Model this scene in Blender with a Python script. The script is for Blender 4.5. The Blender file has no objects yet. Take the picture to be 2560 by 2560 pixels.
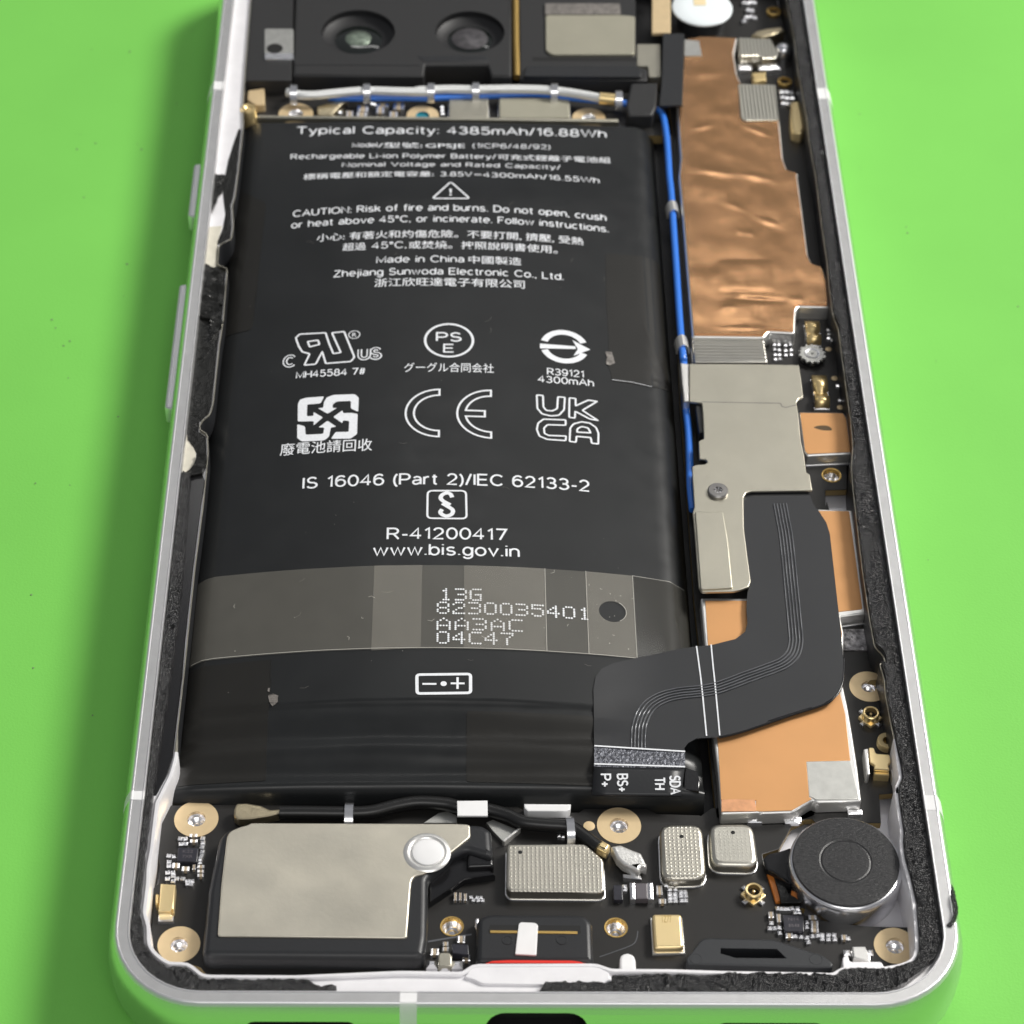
import bpy, bmesh, math, random
from mathutils import Vector, noise
from mathutils.geometry import tessellate_polygon

S = 0.001                       # every length below is in millimetres; the scene itself is in metres
random.seed(7)
scn = bpy.context.scene
col = scn.collection

# ------------------------------------------------------------------ camera, world, lamps, exposure
cam_d = bpy.data.cameras.new('camera')
cam = bpy.data.objects.new('camera', cam_d); col.objects.link(cam)
cam.location = (-7.019 * S, -113.164 * S, 187.408 * S)
cam.rotation_euler = (0.75498, -0.02052, -0.0096)
cam_d.sensor_width = 36; cam_d.lens = 88.685
cam_d.clip_start = 0.01; cam_d.clip_end = 20
cam_d.dof.use_dof = True; cam_d.dof.focus_distance = 0.2335; cam_d.dof.aperture_fstop = 62
scn.camera = cam

world = bpy.data.worlds.new('World'); scn.world = world; world.use_nodes = True
bg = world.node_tree.nodes['Background']
bg.inputs[0].default_value = (0.93, 0.95, 1.0, 1); bg.inputs[1].default_value = 0.235

def area_lamp(name, loc, target, sx, sy, power, color):
    l = bpy.data.lights.new(name, 'AREA'); l.shape = 'RECTANGLE'; l.size = sx; l.size_y = sy
    l.energy = power; l.color = color
    o = bpy.data.objects.new(name, l); col.objects.link(o); o.location = loc
    o.rotation_euler = (Vector(target) - Vector(loc)).to_track_quat('-Z', 'Y').to_euler()
    return o
area_lamp('bench_lamp', (0.66, 0.40, 0.68), (0.0, 0.06, 0.0), 0.32, 0.26, 12.0, (1.0, 0.97, 0.92))
area_lamp('ceiling_panel', (0.10, -0.85, 1.15), (0.0, 0.06, 0.0), 0.8, 0.4, 4.6, (1.0, 0.98, 0.95))
area_lamp('added_sheen_lamp', (0.30, 1.30, 1.42), (0.0, 0.08, 0.0), 1.1, 0.08, 1.7, (1.0, 0.98, 0.95))  # added lamp without a known source; gives copper and metal a sheen

vs = scn.view_settings
vs.view_transform = 'Standard'; vs.look = 'None'; vs.gamma = 1; vs.use_curve_mapping = False; vs.exposure = 0.0
scn.cycles.max_bounces = 6; scn.cycles.diffuse_bounces = 3; scn.cycles.glossy_bounces = 4
scn.cycles.transparent_max_bounces = 12
scn.cycles.use_denoising = True

# ------------------------------------------------------------------ materials
MATS = {}
def mat(name, base, metal=0.0, rough=0.5, bump=None, var=None, coat=0.0, spec=0.5, alpha=None, pattern=None, rvar=None, ior=None):
    m = bpy.data.materials.new(name); m.use_nodes = True
    nt = m.node_tree; N = nt.nodes; L = nt.links
    b = N['Principled BSDF']
    b.inputs['Base Color'].default_value = (*base, 1); b.inputs['Metallic'].default_value = metal
    b.inputs['Roughness'].default_value = rough; b.inputs['Specular IOR Level'].default_value = spec
    if coat: b.inputs['Coat Weight'].default_value = coat; b.inputs['Coat Roughness'].default_value = 0.12
    if alpha is not None: b.inputs['Alpha'].default_value = alpha
    tc = N.new('ShaderNodeTexCoord')
    def nz(scale, detail=3, sc=None):
        n = N.new('ShaderNodeTexNoise'); n.inputs['Scale'].default_value = scale; n.inputs['Detail'].default_value = detail
        if sc:
            mp = N.new('ShaderNodeMapping'); mp.inputs['Scale'].default_value = sc
            L.new(tc.outputs['Object'], mp.inputs[0]); L.new(mp.outputs[0], n.inputs['Vector'])
        else: L.new(tc.outputs['Object'], n.inputs['Vector'])
        return n
    if var:
        n = nz(var[0], 5, var[2] if len(var) > 2 else None)
        r = N.new('ShaderNodeMapRange'); r.inputs[1].default_value = 0.3; r.inputs[2].default_value = 0.7
        r.inputs[3].default_value = 1 - var[1]; r.inputs[4].default_value = 1 + var[1]
        L.new(n.outputs['Fac'], r.inputs[0])
        x = N.new('ShaderNodeVectorMath'); x.operation = 'SCALE'; x.inputs[0].default_value = base
        L.new(r.outputs[0], x.inputs['Scale']); L.new(x.outputs[0], b.inputs['Base Color'])
    if rvar:
        n = nz(rvar[0], 4); r = N.new('ShaderNodeMapRange'); r.inputs[1].default_value = 0.3; r.inputs[2].default_value = 0.7
        r.inputs[3].default_value = rough - rvar[1]; r.inputs[4].default_value = rough + rvar[1]
        L.new(n.outputs['Fac'], r.inputs[0]); L.new(r.outputs[0], b.inputs['Roughness'])
    h = None
    if pattern:                                   # (kind, pitch_mm): pressed dots or ribs
        sp = N.new('ShaderNodeSeparateXYZ'); L.new(tc.outputs['Object'], sp.inputs[0])
        def wave(axis, pitch):
            k = N.new('ShaderNodeMath'); k.operation = 'MULTIPLY'; k.inputs[1].default_value = 2 * math.pi / (pitch * S)
            L.new(sp.outputs[axis], k.inputs[0]); s = N.new('ShaderNodeMath'); s.operation = 'SINE'; L.new(k.outputs[0], s.inputs[0])
            return s
        kind, pitch = pattern[:2]
        if kind == 'dots':
            a, c = wave(0, pitch), wave(1, pitch)
            q = N.new('ShaderNodeMath'); q.operation = 'ADD'; L.new(a.outputs[0], q.inputs[0]); L.new(c.outputs[0], q.inputs[1])
            r = N.new('ShaderNodeMapRange'); r.inputs[1].default_value = 0.7; r.inputs[2].default_value = 2.0
            L.new(q.outputs[0], r.inputs[0]); h = r.outputs[0]
        else:
            h = wave(0 if kind == 'ribs_x' else 1, pitch).outputs[0]
        bp = N.new('ShaderNodeBump'); bp.inputs['Strength'].default_value = pattern[2] if len(pattern) > 2 else 0.6
        bp.inputs['Distance'].default_value = 0.05 * S
        L.new(h, bp.inputs['Height']); L.new(bp.outputs[0], b.inputs['Normal'])
    if bump:
        n = nz(bump[0], 4, bump[3] if len(bump) > 3 else None)
        bp2 = N.new('ShaderNodeBump'); bp2.inputs['Strength'].default_value = bump[1]; bp2.inputs['Distance'].default_value = bump[2] * S
        L.new(n.outputs['Fac'], bp2.inputs['Height'])
        if pattern: L.new(bp.outputs[0], bp2.inputs['Normal'])
        L.new(bp2.outputs[0], b.inputs['Normal'])
    MATS[name] = m
    return m

mat('green_mat', (0.188, 0.565, 0.095), rough=0.55, spec=0.25, bump=(3800, .3, .07), var=(34, .045))
mat('mat_dust', (0.16, 0.24, 0.12), 0, 0.8)
mat('anodised', (0.82, 0.82, 0.83), 0.8, 0.36, bump=(2600, .06, .02))
mat('groove_shaded', (0.60, 0.60, 0.60), 0.85, 0.42, bump=(3000, .12, .03), var=(700, .05))  # greyer copy of the rim metal; the groove's shading is in its colour
mat('bare_beige', (0.60, 0.57, 0.48), 0.1, 0.45, var=(900, .08))
mat('scorch', (0.10, 0.065, 0.03), .3, .5)
mat('rail_side', (0.74, 0.76, 0.75), 1, 0.26)
mat('cast_silver', (0.86, 0.85, 0.87), 0.35, 0.45, bump=(2200, .15, .04), var=(500, .04))
mat('floor_silver', (0.80, 0.79, 0.82), 0.45, 0.42, var=(300, .05))
mat('plastic_white', (0.80, 0.80, 0.80), 0, 0.35, var=(600, .03))
mat('foam_black', (0.016, 0.016, 0.017), 0, 0.22, bump=(4200, 1.0, .5), spec=0.8)
mat('residue_black', (0.007, 0.007, 0.006), 0, 0.24, bump=(1500, .6, .25), spec=.45)
mat('battery_film', (0.0125, 0.0135, 0.014), 0, 0.33, bump=(220, .06, .12), var=(160, .12), spec=.40, rvar=(400, .04))
mat('battery_tape', (0.0130, 0.0124, 0.0108), 0, 0.40, bump=(300, .10, .1), var=(200, .1), spec=.36)
mat('battery_side', (0.010, 0.010, 0.010), 0, 0.3)
mat('ink_white', (0.78, 0.80, 0.83), 0, 0.55, var=(4000, .06))
mat('clear_film', (0.42, 0.40, 0.34), 0, 0.22, alpha=0.17, var=(500, .05), spec=.6)
mat('clear_film_thick', (0.52, 0.49, 0.42), 0, 0.2, alpha=0.16, var=(500, .06), spec=.6)
mat('clear_gloss', (0.075, 0.072, 0.062), 0, 0.12, alpha=0.45, spec=.8)
mat('crinkle', (0.34, 0.33, 0.34), .7, 0.4, bump=(1500, 1.0, .3), var=(1400, .75))
mat('film_edge', (0.75, 0.73, 0.66), 0, 0.3, alpha=0.55)
mat('bay_black', (0.008, 0.008, 0.009), 0, 0.5)
mat('pcb_black', (0.017, 0.016, 0.015), 0, 0.42, bump=(900, .08, .05), var=(260, .12), spec=.4)
mat('pcb_edge', (0.20, 0.14, 0.05), 0, 0.5)
mat('flex_black', (0.018, 0.019, 0.021), 0, 0.34, bump=(140, .08, .2), spec=.55, var=(120, .08))
mat('flex_trace', (0.13, 0.135, 0.145), 0.3, 0.30)
mat('flex_hatch', (0.13, 0.135, 0.155), .5, 0.35, bump=(3200, 1.0, .2), var=(3000, .6))
mat('nickel', (0.53, 0.505, 0.42), 1, 0.40, bump=(5200, .14, .03), var=(240, .04), rvar=(500, .04))
mat('nickel_bright', (0.86, 0.85, 0.82), 0.8, 0.32)
mat('nickel_dots', (0.63, 0.60, 0.52), 1, 0.34, pattern=('dots', .38, .42), var=(500, .05))
mat('nickel_dots_soft', (0.62, 0.60, 0.53), 1, 0.36, pattern=('dots', .38, .12), var=(500, .05))
mat('nickel_ribs_x', (0.62, 0.60, 0.52), 1, 0.33, pattern=('ribs_x', .42, .7))
mat('nickel_ribs_y', (0.62, 0.60, 0.54), 1, 0.33, pattern=('ribs_y', .46, .8))
mat('speaker_plate', (0.70, 0.66, 0.555), 0.92, 0.42, bump=(2400, .16, .05), var=(130, .075), rvar=(240, .07))
mat('plug_silver', (0.84, 0.83, 0.80), 0.7, 0.36, bump=(1300, .5, .2))
mat('polished', (0.88, 0.88, 0.90), 1, 0.26)
mat('copper_matte', (0.64, 0.335, 0.14), 0.55, 0.48, bump=(1600, .10, .04), var=(110, .05), rvar=(240, .05))
mat('copper_foil', (0.68, 0.38, 0.19), 0.95, 0.23, bump=(900, .07, .05, (1, 9, 1)), var=(120, .03), rvar=(200, .04))
mat('copper_tape', (0.74, 0.38, 0.20), 0.6, 0.42, var=(1500, .12))
mat('silver_patch', (0.55, 0.55, 0.52), .9, 0.42, bump=(1500, .15, .03, (8, 1, 1)), var=(1200, .08))
mat('gold_pad', (0.76, 0.585, 0.345), 0.45, 0.38, var=(900, .04))
mat('gold', (0.95, 0.73, 0.36), 0.85, 0.32)
mat('gold_soft', (0.95, 0.75, 0.40), 0.75, 0.34)
mat('brass', (0.62, 0.42, 0.14), .9, 0.38)
mat('solder', (0.86, 0.86, 0.88), 1, 0.30)
mat('chip_black', (0.022, 0.022, 0.030), 0, 0.35, var=(4000, .2))
mat('chip_body', (0.11, 0.10, 0.11), 0, 0.4)
mat('ceramic', (0.42, 0.34, 0.24), 0, 0.5)
mat('plastic_black', (0.018, 0.019, 0.021), 0, 0.40, bump=(3500, .16, .05), spec=.45)
mat('plastic_gloss', (0.010, 0.010, 0.011), 0, 0.16)
mat('plastic_grey', (0.020, 0.020, 0.0205), 0, 0.5, bump=(2500, .12, .05))
mat('rubber', (0.022, 0.024, 0.027), 0, 0.48, bump=(3000, .12, .05))
mat('motor_foam', (0.015, 0.015, 0.016), 0, 0.36, bump=(5200, .38, .12, (.5, 2.2, 1)), spec=.55, var=(2500, .3))
mat('red_rubber', (0.72, 0.030, 0.018), 0, 0.45)
mat('cable_blue', (0.035, 0.19, 0.72), 0, 0.28, spec=.6)
mat('cable_white', (0.82, 0.83, 0.82), .25, 0.25, spec=.7)
mat('cable_black', (0.010, 0.010, 0.010), 0, 0.35)
mat('orange_flex', (0.48, 0.15, 0.02), 0, 0.35)
mat('lens_glass', (0.006, 0.008, 0.007), 0, 0.05, spec=.8)
mat('lens_reflection', (0.30, 0.36, 0.29), .8, 0.28, bump=(1300, .35, .3), var=(1600, .35))  # pale reflection in the lens centre, put into the colour
mat('lens_grey', (0.10, 0.095, 0.10), .5, 0.32, bump=(1300, .3, .3), var=(1500, .4))
mat('flash_white', (0.80, 0.86, 0.88), 0, 0.3)
mat('flash_yellow', (0.80, 0.66, 0.40), 0, 0.4)
mat('grey_foil', (0.20, 0.185, 0.17), 0.3, 0.5, var=(2600, .35))
mat('sensor_beige', (0.44, 0.42, 0.33), .55, 0.38, var=(260, .04))
mat('void', (0.004, 0.004, 0.004), 0, 0.7)

# ------------------------------------------------------------------ mesh helpers (mm in, metres out)
def wloc(p):
    v = Vector((0, 0, 0))
    while p is not None: v += p.location; p = p.parent
    return v
def link(o, parent):
    col.objects.link(o)
    if parent is not None:
        o.location = o.location - wloc(parent); o.parent = parent
    return o
def obj(name, verts, faces, m, parent=None, smooth=35, mats=None, fm=None, top=None):
    me = bpy.data.meshes.new(name)
    me.from_pydata([(v[0] * S, v[1] * S, v[2] * S) for v in verts], [], faces)
    bm = bmesh.new(); bm.from_mesh(me); bmesh.ops.recalc_face_normals(bm, faces=bm.faces); bm.to_mesh(me); bm.free()
    for k in ([m] if mats is None else mats): me.materials.append(MATS[k])
    if fm:
        for p, i in zip(me.polygons, fm): p.material_index = i
    if smooth:
        me.shade_smooth(); me.set_sharp_from_angle(angle=math.radians(smooth))
        if top:                                   # keep the flat top flat
            for e in me.edges:
                if top[0] <= e.vertices[0] < top[1] and top[0] <= e.vertices[1] < top[1]: e.use_edge_sharp = True
    return link(bpy.data.objects.new(name, me), parent)
def tag(o, label, cat=None, group=None, kind=None):
    if label: o['label'] = label
    if cat: o['category'] = cat
    if group: o['group'] = group
    if kind: o['kind'] = kind
    return o
def thing(name, label, cat, loc, group=None):
    o = bpy.data.objects.new(name, None); o.empty_display_size = 0.004; col.objects.link(o)
    o.location = (loc[0] * S, loc[1] * S, loc[2] * S)
    return tag(o, label, cat, group)
def area2(P): return sum(a[0] * b[1] - b[0] * a[1] for a, b in zip(P, P[1:] + P[:1]))
def ccw(P): return list(P) if area2(P) > 0 else list(reversed(P))
def fillet(P, r, n=4):
    """round the corners of a closed outline"""
    out = []; N = len(P)
    rs = r if isinstance(r, (list, tuple)) else [r] * N
    for i in range(N):
        a, b, c = Vector(P[i - 1]), Vector(P[i]), Vector(P[(i + 1) % N])
        u, v = (a - b), (c - b); lu, lv = u.length, v.length
        if lu < 1e-6 or lv < 1e-6: continue
        t = min(rs[i], lu * .45, lv * .45)
        p, q = b + u / lu * t, b + v / lv * t
        for k in range(n + 1):
            s = k / n; w = p * (1 - s) ** 2 + b * 2 * s * (1 - s) + q * s * s
            out.append((w.x, w.y))
    return out
def inset(P, d):
    """shift a ccw outline inwards by d"""
    out = []; N = len(P)
    for i in range(N):
        a, b, c = P[i - 1], P[i], P[(i + 1) % N]
        u = Vector((b[0] - a[0], b[1] - a[1])); v = Vector((c[0] - b[0], c[1] - b[1]))
        if u.length < 1e-7: u = v
        if v.length < 1e-7: v = u
        u.normalize(); v.normalize()
        nu, nv = Vector((-u.y, u.x)), Vector((-v.y, v.x))
        k = nu + nv; den = max(1 + nu.dot(nv), .35)
        out.append((b[0] + k.x / den * d, b[1] + k.y / den * d))
    return out
def tess(loops, base=0):
    return [tuple(i + base for i in t) for t in tessellate_polygon([[Vector((p[0], p[1], 0)) for p in l] for l in loops])]
def prism(name, outline, z0, z1, m, parent=None, ch=0.12, holes=(), seg=2, smooth=35, side=None):
    """a solid plate with a rounded top edge; side: other material for the walls"""
    P = ccw(outline); H = [list(reversed(ccw(h))) for h in holes]
    V = []; F = []; FM = []; n = len(P)
    rings = [(0, z0)]
    if ch > 0:
        for k in range(seg + 1):
            a = k / seg * math.pi / 2
            rings.append((ch * (1 - math.cos(a)), z1 - ch + ch * math.sin(a)))
    else: rings.append((0, z1))
    for d, z in rings: V += [(x, y, z) for x, y in (inset(P, d) if d else P)]
    for r in range(len(rings) - 1):
        for i in range(n):
            j = (i + 1) % n; F.append((r * n + i, r * n + j, (r + 1) * n + j, (r + 1) * n + i)); FM.append(1 if (side and r < 1) else 0)
    top = (len(rings) - 1) * n
    loops = [[v[:2] for v in V[top:]]]; idx = list(range(top, top + n))
    for h in H:
        b = len(V); k = len(h)
        V += [(x, y, z1) for x, y in h] + [(x, y, z0) for x, y in h]
        idx += list(range(b, b + k)); loops.append(h)
        for i in range(k):
            j = (i + 1) % k; F.append((b + i, b + j, b + k + j, b + k + i)); FM.append(0)
    for t in tess(loops): F.append(tuple(idx[i] for i in t)); FM.append(0)
    return obj(name, V, F, m, parent, smooth, mats=[m, side] if side else None, fm=FM if side else None, top=(top, top + n))
def sheet(name, outline, zf, m, parent=None, holes=(), step=1.0, th=0.06, sy=None, smooth=50):
    """a thin sheet that follows the surface zf(x, y), with an edge th deep"""
    P = ccw(outline); H = [list(reversed(ccw(h))) for h in holes]
    bm = bmesh.new(); vs_ = []
    for l in [P] + H: vs_ += [bm.verts.new((x, y, 0)) for x, y in l]
    for t in tess([P] + H):
        try: bm.faces.new([vs_[i] for i in t])
        except ValueError: pass
    for ax, st in ((0, step), (1, sy or step)):
        lo = min(p[ax] for p in P); hi = max(p[ax] for p in P); k = math.floor(lo / st) + 1
        while k * st < hi:
            co = [0, 0, 0]; no = [0, 0, 0]; co[ax] = k * st; no[ax] = 1
            bmesh.ops.bisect_plane(bm, geom=bm.verts[:] + bm.edges[:] + bm.faces[:], plane_co=co, plane_no=no, dist=1e-5)
            k += 1
    ed = [e for e in bm.edges if e.is_boundary]
    g = bmesh.ops.extrude_edge_only(bm, edges=ed)
    low = set(x for x in g['geom'] if isinstance(x, bmesh.types.BMVert))
    for v in bm.verts: v.co.z = zf(v.co.x, v.co.y) - (th if v in low else 0)
    bm.verts.index_update()
    V = [tuple(v.co) for v in bm.verts]; F = [tuple(v.index for v in f.verts) for f in bm.faces]; bm.free()
    return obj(name, V, F, m, parent, smooth)
def smooth_path(P, n=6):
    """Catmull-Rom through the points"""
    P = [Vector(p) for p in P]; out = []
    for i in range(len(P) - 1):
        a, b, c, d = P[max(i - 1, 0)], P[i], P[i + 1], P[min(i + 2, len(P) - 1)]
        for k in range(n):
            t = k / n
            out.append(.5 * ((2 * b) + (c - a) * t + (2 * a - 5 * b + 4 * c - d) * t * t + (3 * b - a - 3 * c + d) * t ** 3))
    return out + [P[-1]]
def tube(name, P, r, m, parent=None, sides=10, cap=True, rad=None):
    P = [Vector(p) for p in P]; V = []; F = []; n = len(P)
    for i, p in enumerate(P):
        t = (P[min(i + 1, n - 1)] - P[max(i - 1, 0)]).normalized()
        u = t.cross(Vector((0, 0, 1)));
        if u.length < 1e-4: u = Vector((1, 0, 0))
        u.normalize(); w = u.cross(t).normalized(); rr_ = rad[i] if rad else r
        for k in range(sides):
            a = 2 * math.pi * k / sides; V.append(tuple(p + u * math.cos(a) * rr_ + w * math.sin(a) * rr_))
    for i in range(n - 1):
        for k in range(sides):
            j = (k + 1) % sides; F.append((i * sides + k, i * sides + j, (i + 1) * sides + j, (i + 1) * sides + k))
    if cap: F.append(tuple(range(sides))); F.append(tuple(range((n - 1) * sides, n * sides)))
    return obj(name, V, F, m, parent, 60)
def lathe(name, cx, cy, prof, m, parent=None, n=36, mats=None, pm=None, smooth=40, cap_top=False, sy=1.0):
    """turn a profile [(radius, z), ...] about a vertical axis"""
    V = []; F = []; FM = []
    for r, z in prof:
        V += [(cx + r * math.cos(2 * math.pi * k / n), cy + sy * r * math.sin(2 * math.pi * k / n), z) for k in range(n)]
    for i in range(len(prof) - 1):
        for k in range(n):
            j = (k + 1) % n; F.append((i * n + k, i * n + j, (i + 1) * n + j, (i + 1) * n + k)); FM.append(pm[i] if pm else 0)
    F.append(tuple(range((len(prof) - 1) * n, len(prof) * n))); FM.append(pm[-1] if pm else 0)
    if cap_top: F.append(tuple(range(n))); FM.append(pm[0] if pm else 0)
    return obj(name, V, F, m, parent, smooth, mats, FM if pm else None)
def circle(cx, cy, r, n=28): return [(cx + r * math.cos(2 * math.pi * k / n), cy + r * math.sin(2 * math.pi * k / n)) for k in range(n)]
def box(name, x0, x1, y0, y1, z0, z1, m, parent=None, ch=.06, r=0.0):
    P = [(x0, y0), (x1, y0), (x1, y1), (x0, y1)]
    return prism(name, fillet(P, r, 3) if r else P, z0, z1, m, parent, ch)
def stroke(paths, w, zf, name, m, parent):
    """printed or raised flat lines: paths = [(points, closed), ...]"""
    V = []; F = []
    for P, closed in paths:
        n = len(P); b = len(V)
        for i in range(n):
            a = P[i - 1] if (closed or i) else P[i]; c = P[(i + 1) % n] if (closed or i < n - 1) else P[i]
            u = Vector((P[i][0] - a[0], P[i][1] - a[1])); v = Vector((c[0] - P[i][0], c[1] - P[i][1]))
            if u.length < 1e-7: u = v
            if v.length < 1e-7: v = u
            u.normalize(); v.normalize(); nu, nv = Vector((-u.y, u.x)), Vector((-v.y, v.x))
            k = (nu + nv) / max(1 + nu.dot(nv), .5) * w / 2
            for s in (1, -1): V.append((P[i][0] + s * k.x, P[i][1] + s * k.y, 0))
        for i in range(n if closed else n - 1):
            j = (i + 1) % n; F.append((b + 2 * i, b + 2 * j, b + 2 * j + 1, b + 2 * i + 1))
    V = [(x, y, zf(x, y)) for x, y, _ in V]
    return obj(name, V, F, m, parent, 0)
def fills(polys, zf, name, m, parent):
    V = []; F = []
    for P in polys:
        b = len(V); V += [(x, y, zf(x, y)) for x, y in P]; F += tess([P], b)
    return obj(name, V, F, m, parent, 0)
def lettering(s, xl, xr, yb, cap_h, zf, parent, m='ink_white', bold=0.0, rot=0.0, name='lettering'):
    """one printed line: left and right end, base line and capital height in mm"""
    cu = bpy.data.curves.new('lettering', 'FONT'); cu.body = s; cu.resolution_u = 3; cu.offset = bold; cu.fill_mode = 'FRONT'
    t = bpy.data.objects.new('lettering', cu); col.objects.link(t)
    bpy.context.view_layer.update()
    me = bpy.data.meshes.new_from_object(t.evaluated_get(bpy.context.evaluated_depsgraph_get()))
    bpy.data.objects.remove(t); bpy.data.curves.remove(cu)
    xs = [v.co.x for v in me.vertices]; a, b = min(xs), max(xs)
    sx = (xr - xl) / (b - a); sy = cap_h / 0.73
    V = []
    for v in me.vertices:
        x, y = (v.co.x - a) * sx, v.co.y * sy
        if rot:
            x, y = x * math.cos(rot) - y * math.sin(rot), x * math.sin(rot) + y * math.cos(rot)
        x, y = xl + x, yb + y
        V.append((x, y, zf(x, y)))
    F = [tuple(p.vertices) for p in me.polygons]; bpy.data.meshes.remove(me)
    return obj(name, V, F, m, parent, 0)

# small soldered pieces: one mesh of each kind, shared by all its copies
def proto(name, boxes):
    V = []; F = []; FM = []; ms = []
    for x0, x1, y0, y1, z0, z1, m, c in boxes:
        if m not in ms: ms.append(m)
        b = len(V)
        V += [(x0, y0, z0), (x1, y0, z0), (x1, y1, z0), (x0, y1, z0), (x0, y0, z1 - c), (x1, y0, z1 - c), (x1, y1, z1 - c), (x0, y1, z1 - c),
              (x0 + c, y0 + c, z1), (x1 - c, y0 + c, z1), (x1 - c, y1 - c, z1), (x0 + c, y1 - c, z1)]
        q = [(0, 1, 5, 4), (1, 2, 6, 5), (2, 3, 7, 6), (3, 0, 4, 7), (4, 5, 9, 8), (5, 6, 10, 9), (6, 7, 11, 10), (7, 4, 8, 11), (8, 9, 10, 11)]
        F += [tuple(b + i for i in f) for f in q]; FM += [ms.index(m)] * 9
    o = obj(name, V, F, None, None, 0, ms, FM); me = o.data; bpy.data.objects.remove(o)
    return me
CAP = proto('capacitor', [(-.5, -.2, -.5, .5, 0, 1, 'solder', .12), (-.2, .2, -.47, .47, 0, .93, 'ceramic', .06), (.2, .5, -.5, .5, 0, 1, 'solder', .12)])
RES = proto('resistor', [(-.5, -.28, -.5, .5, 0, 1, 'solder', .12), (-.28, .28, -.47, .47, 0, .93, 'chip_body', .06), (.28, .5, -.5, .5, 0, 1, 'solder', .12)])
BEAD = proto('solder_joint', [(-.5, .5, -.5, .5, 0, 1, 'solder', .3)])
def smd(name, me, x, y, z, l, w, h, parent, rot=0.0):
    o = bpy.data.objects.new(name, me); o.location = (x * S, y * S, z * S); o.scale = (l, w, h); o.rotation_euler = (0, 0, rot)
    return link(o, parent)

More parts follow.
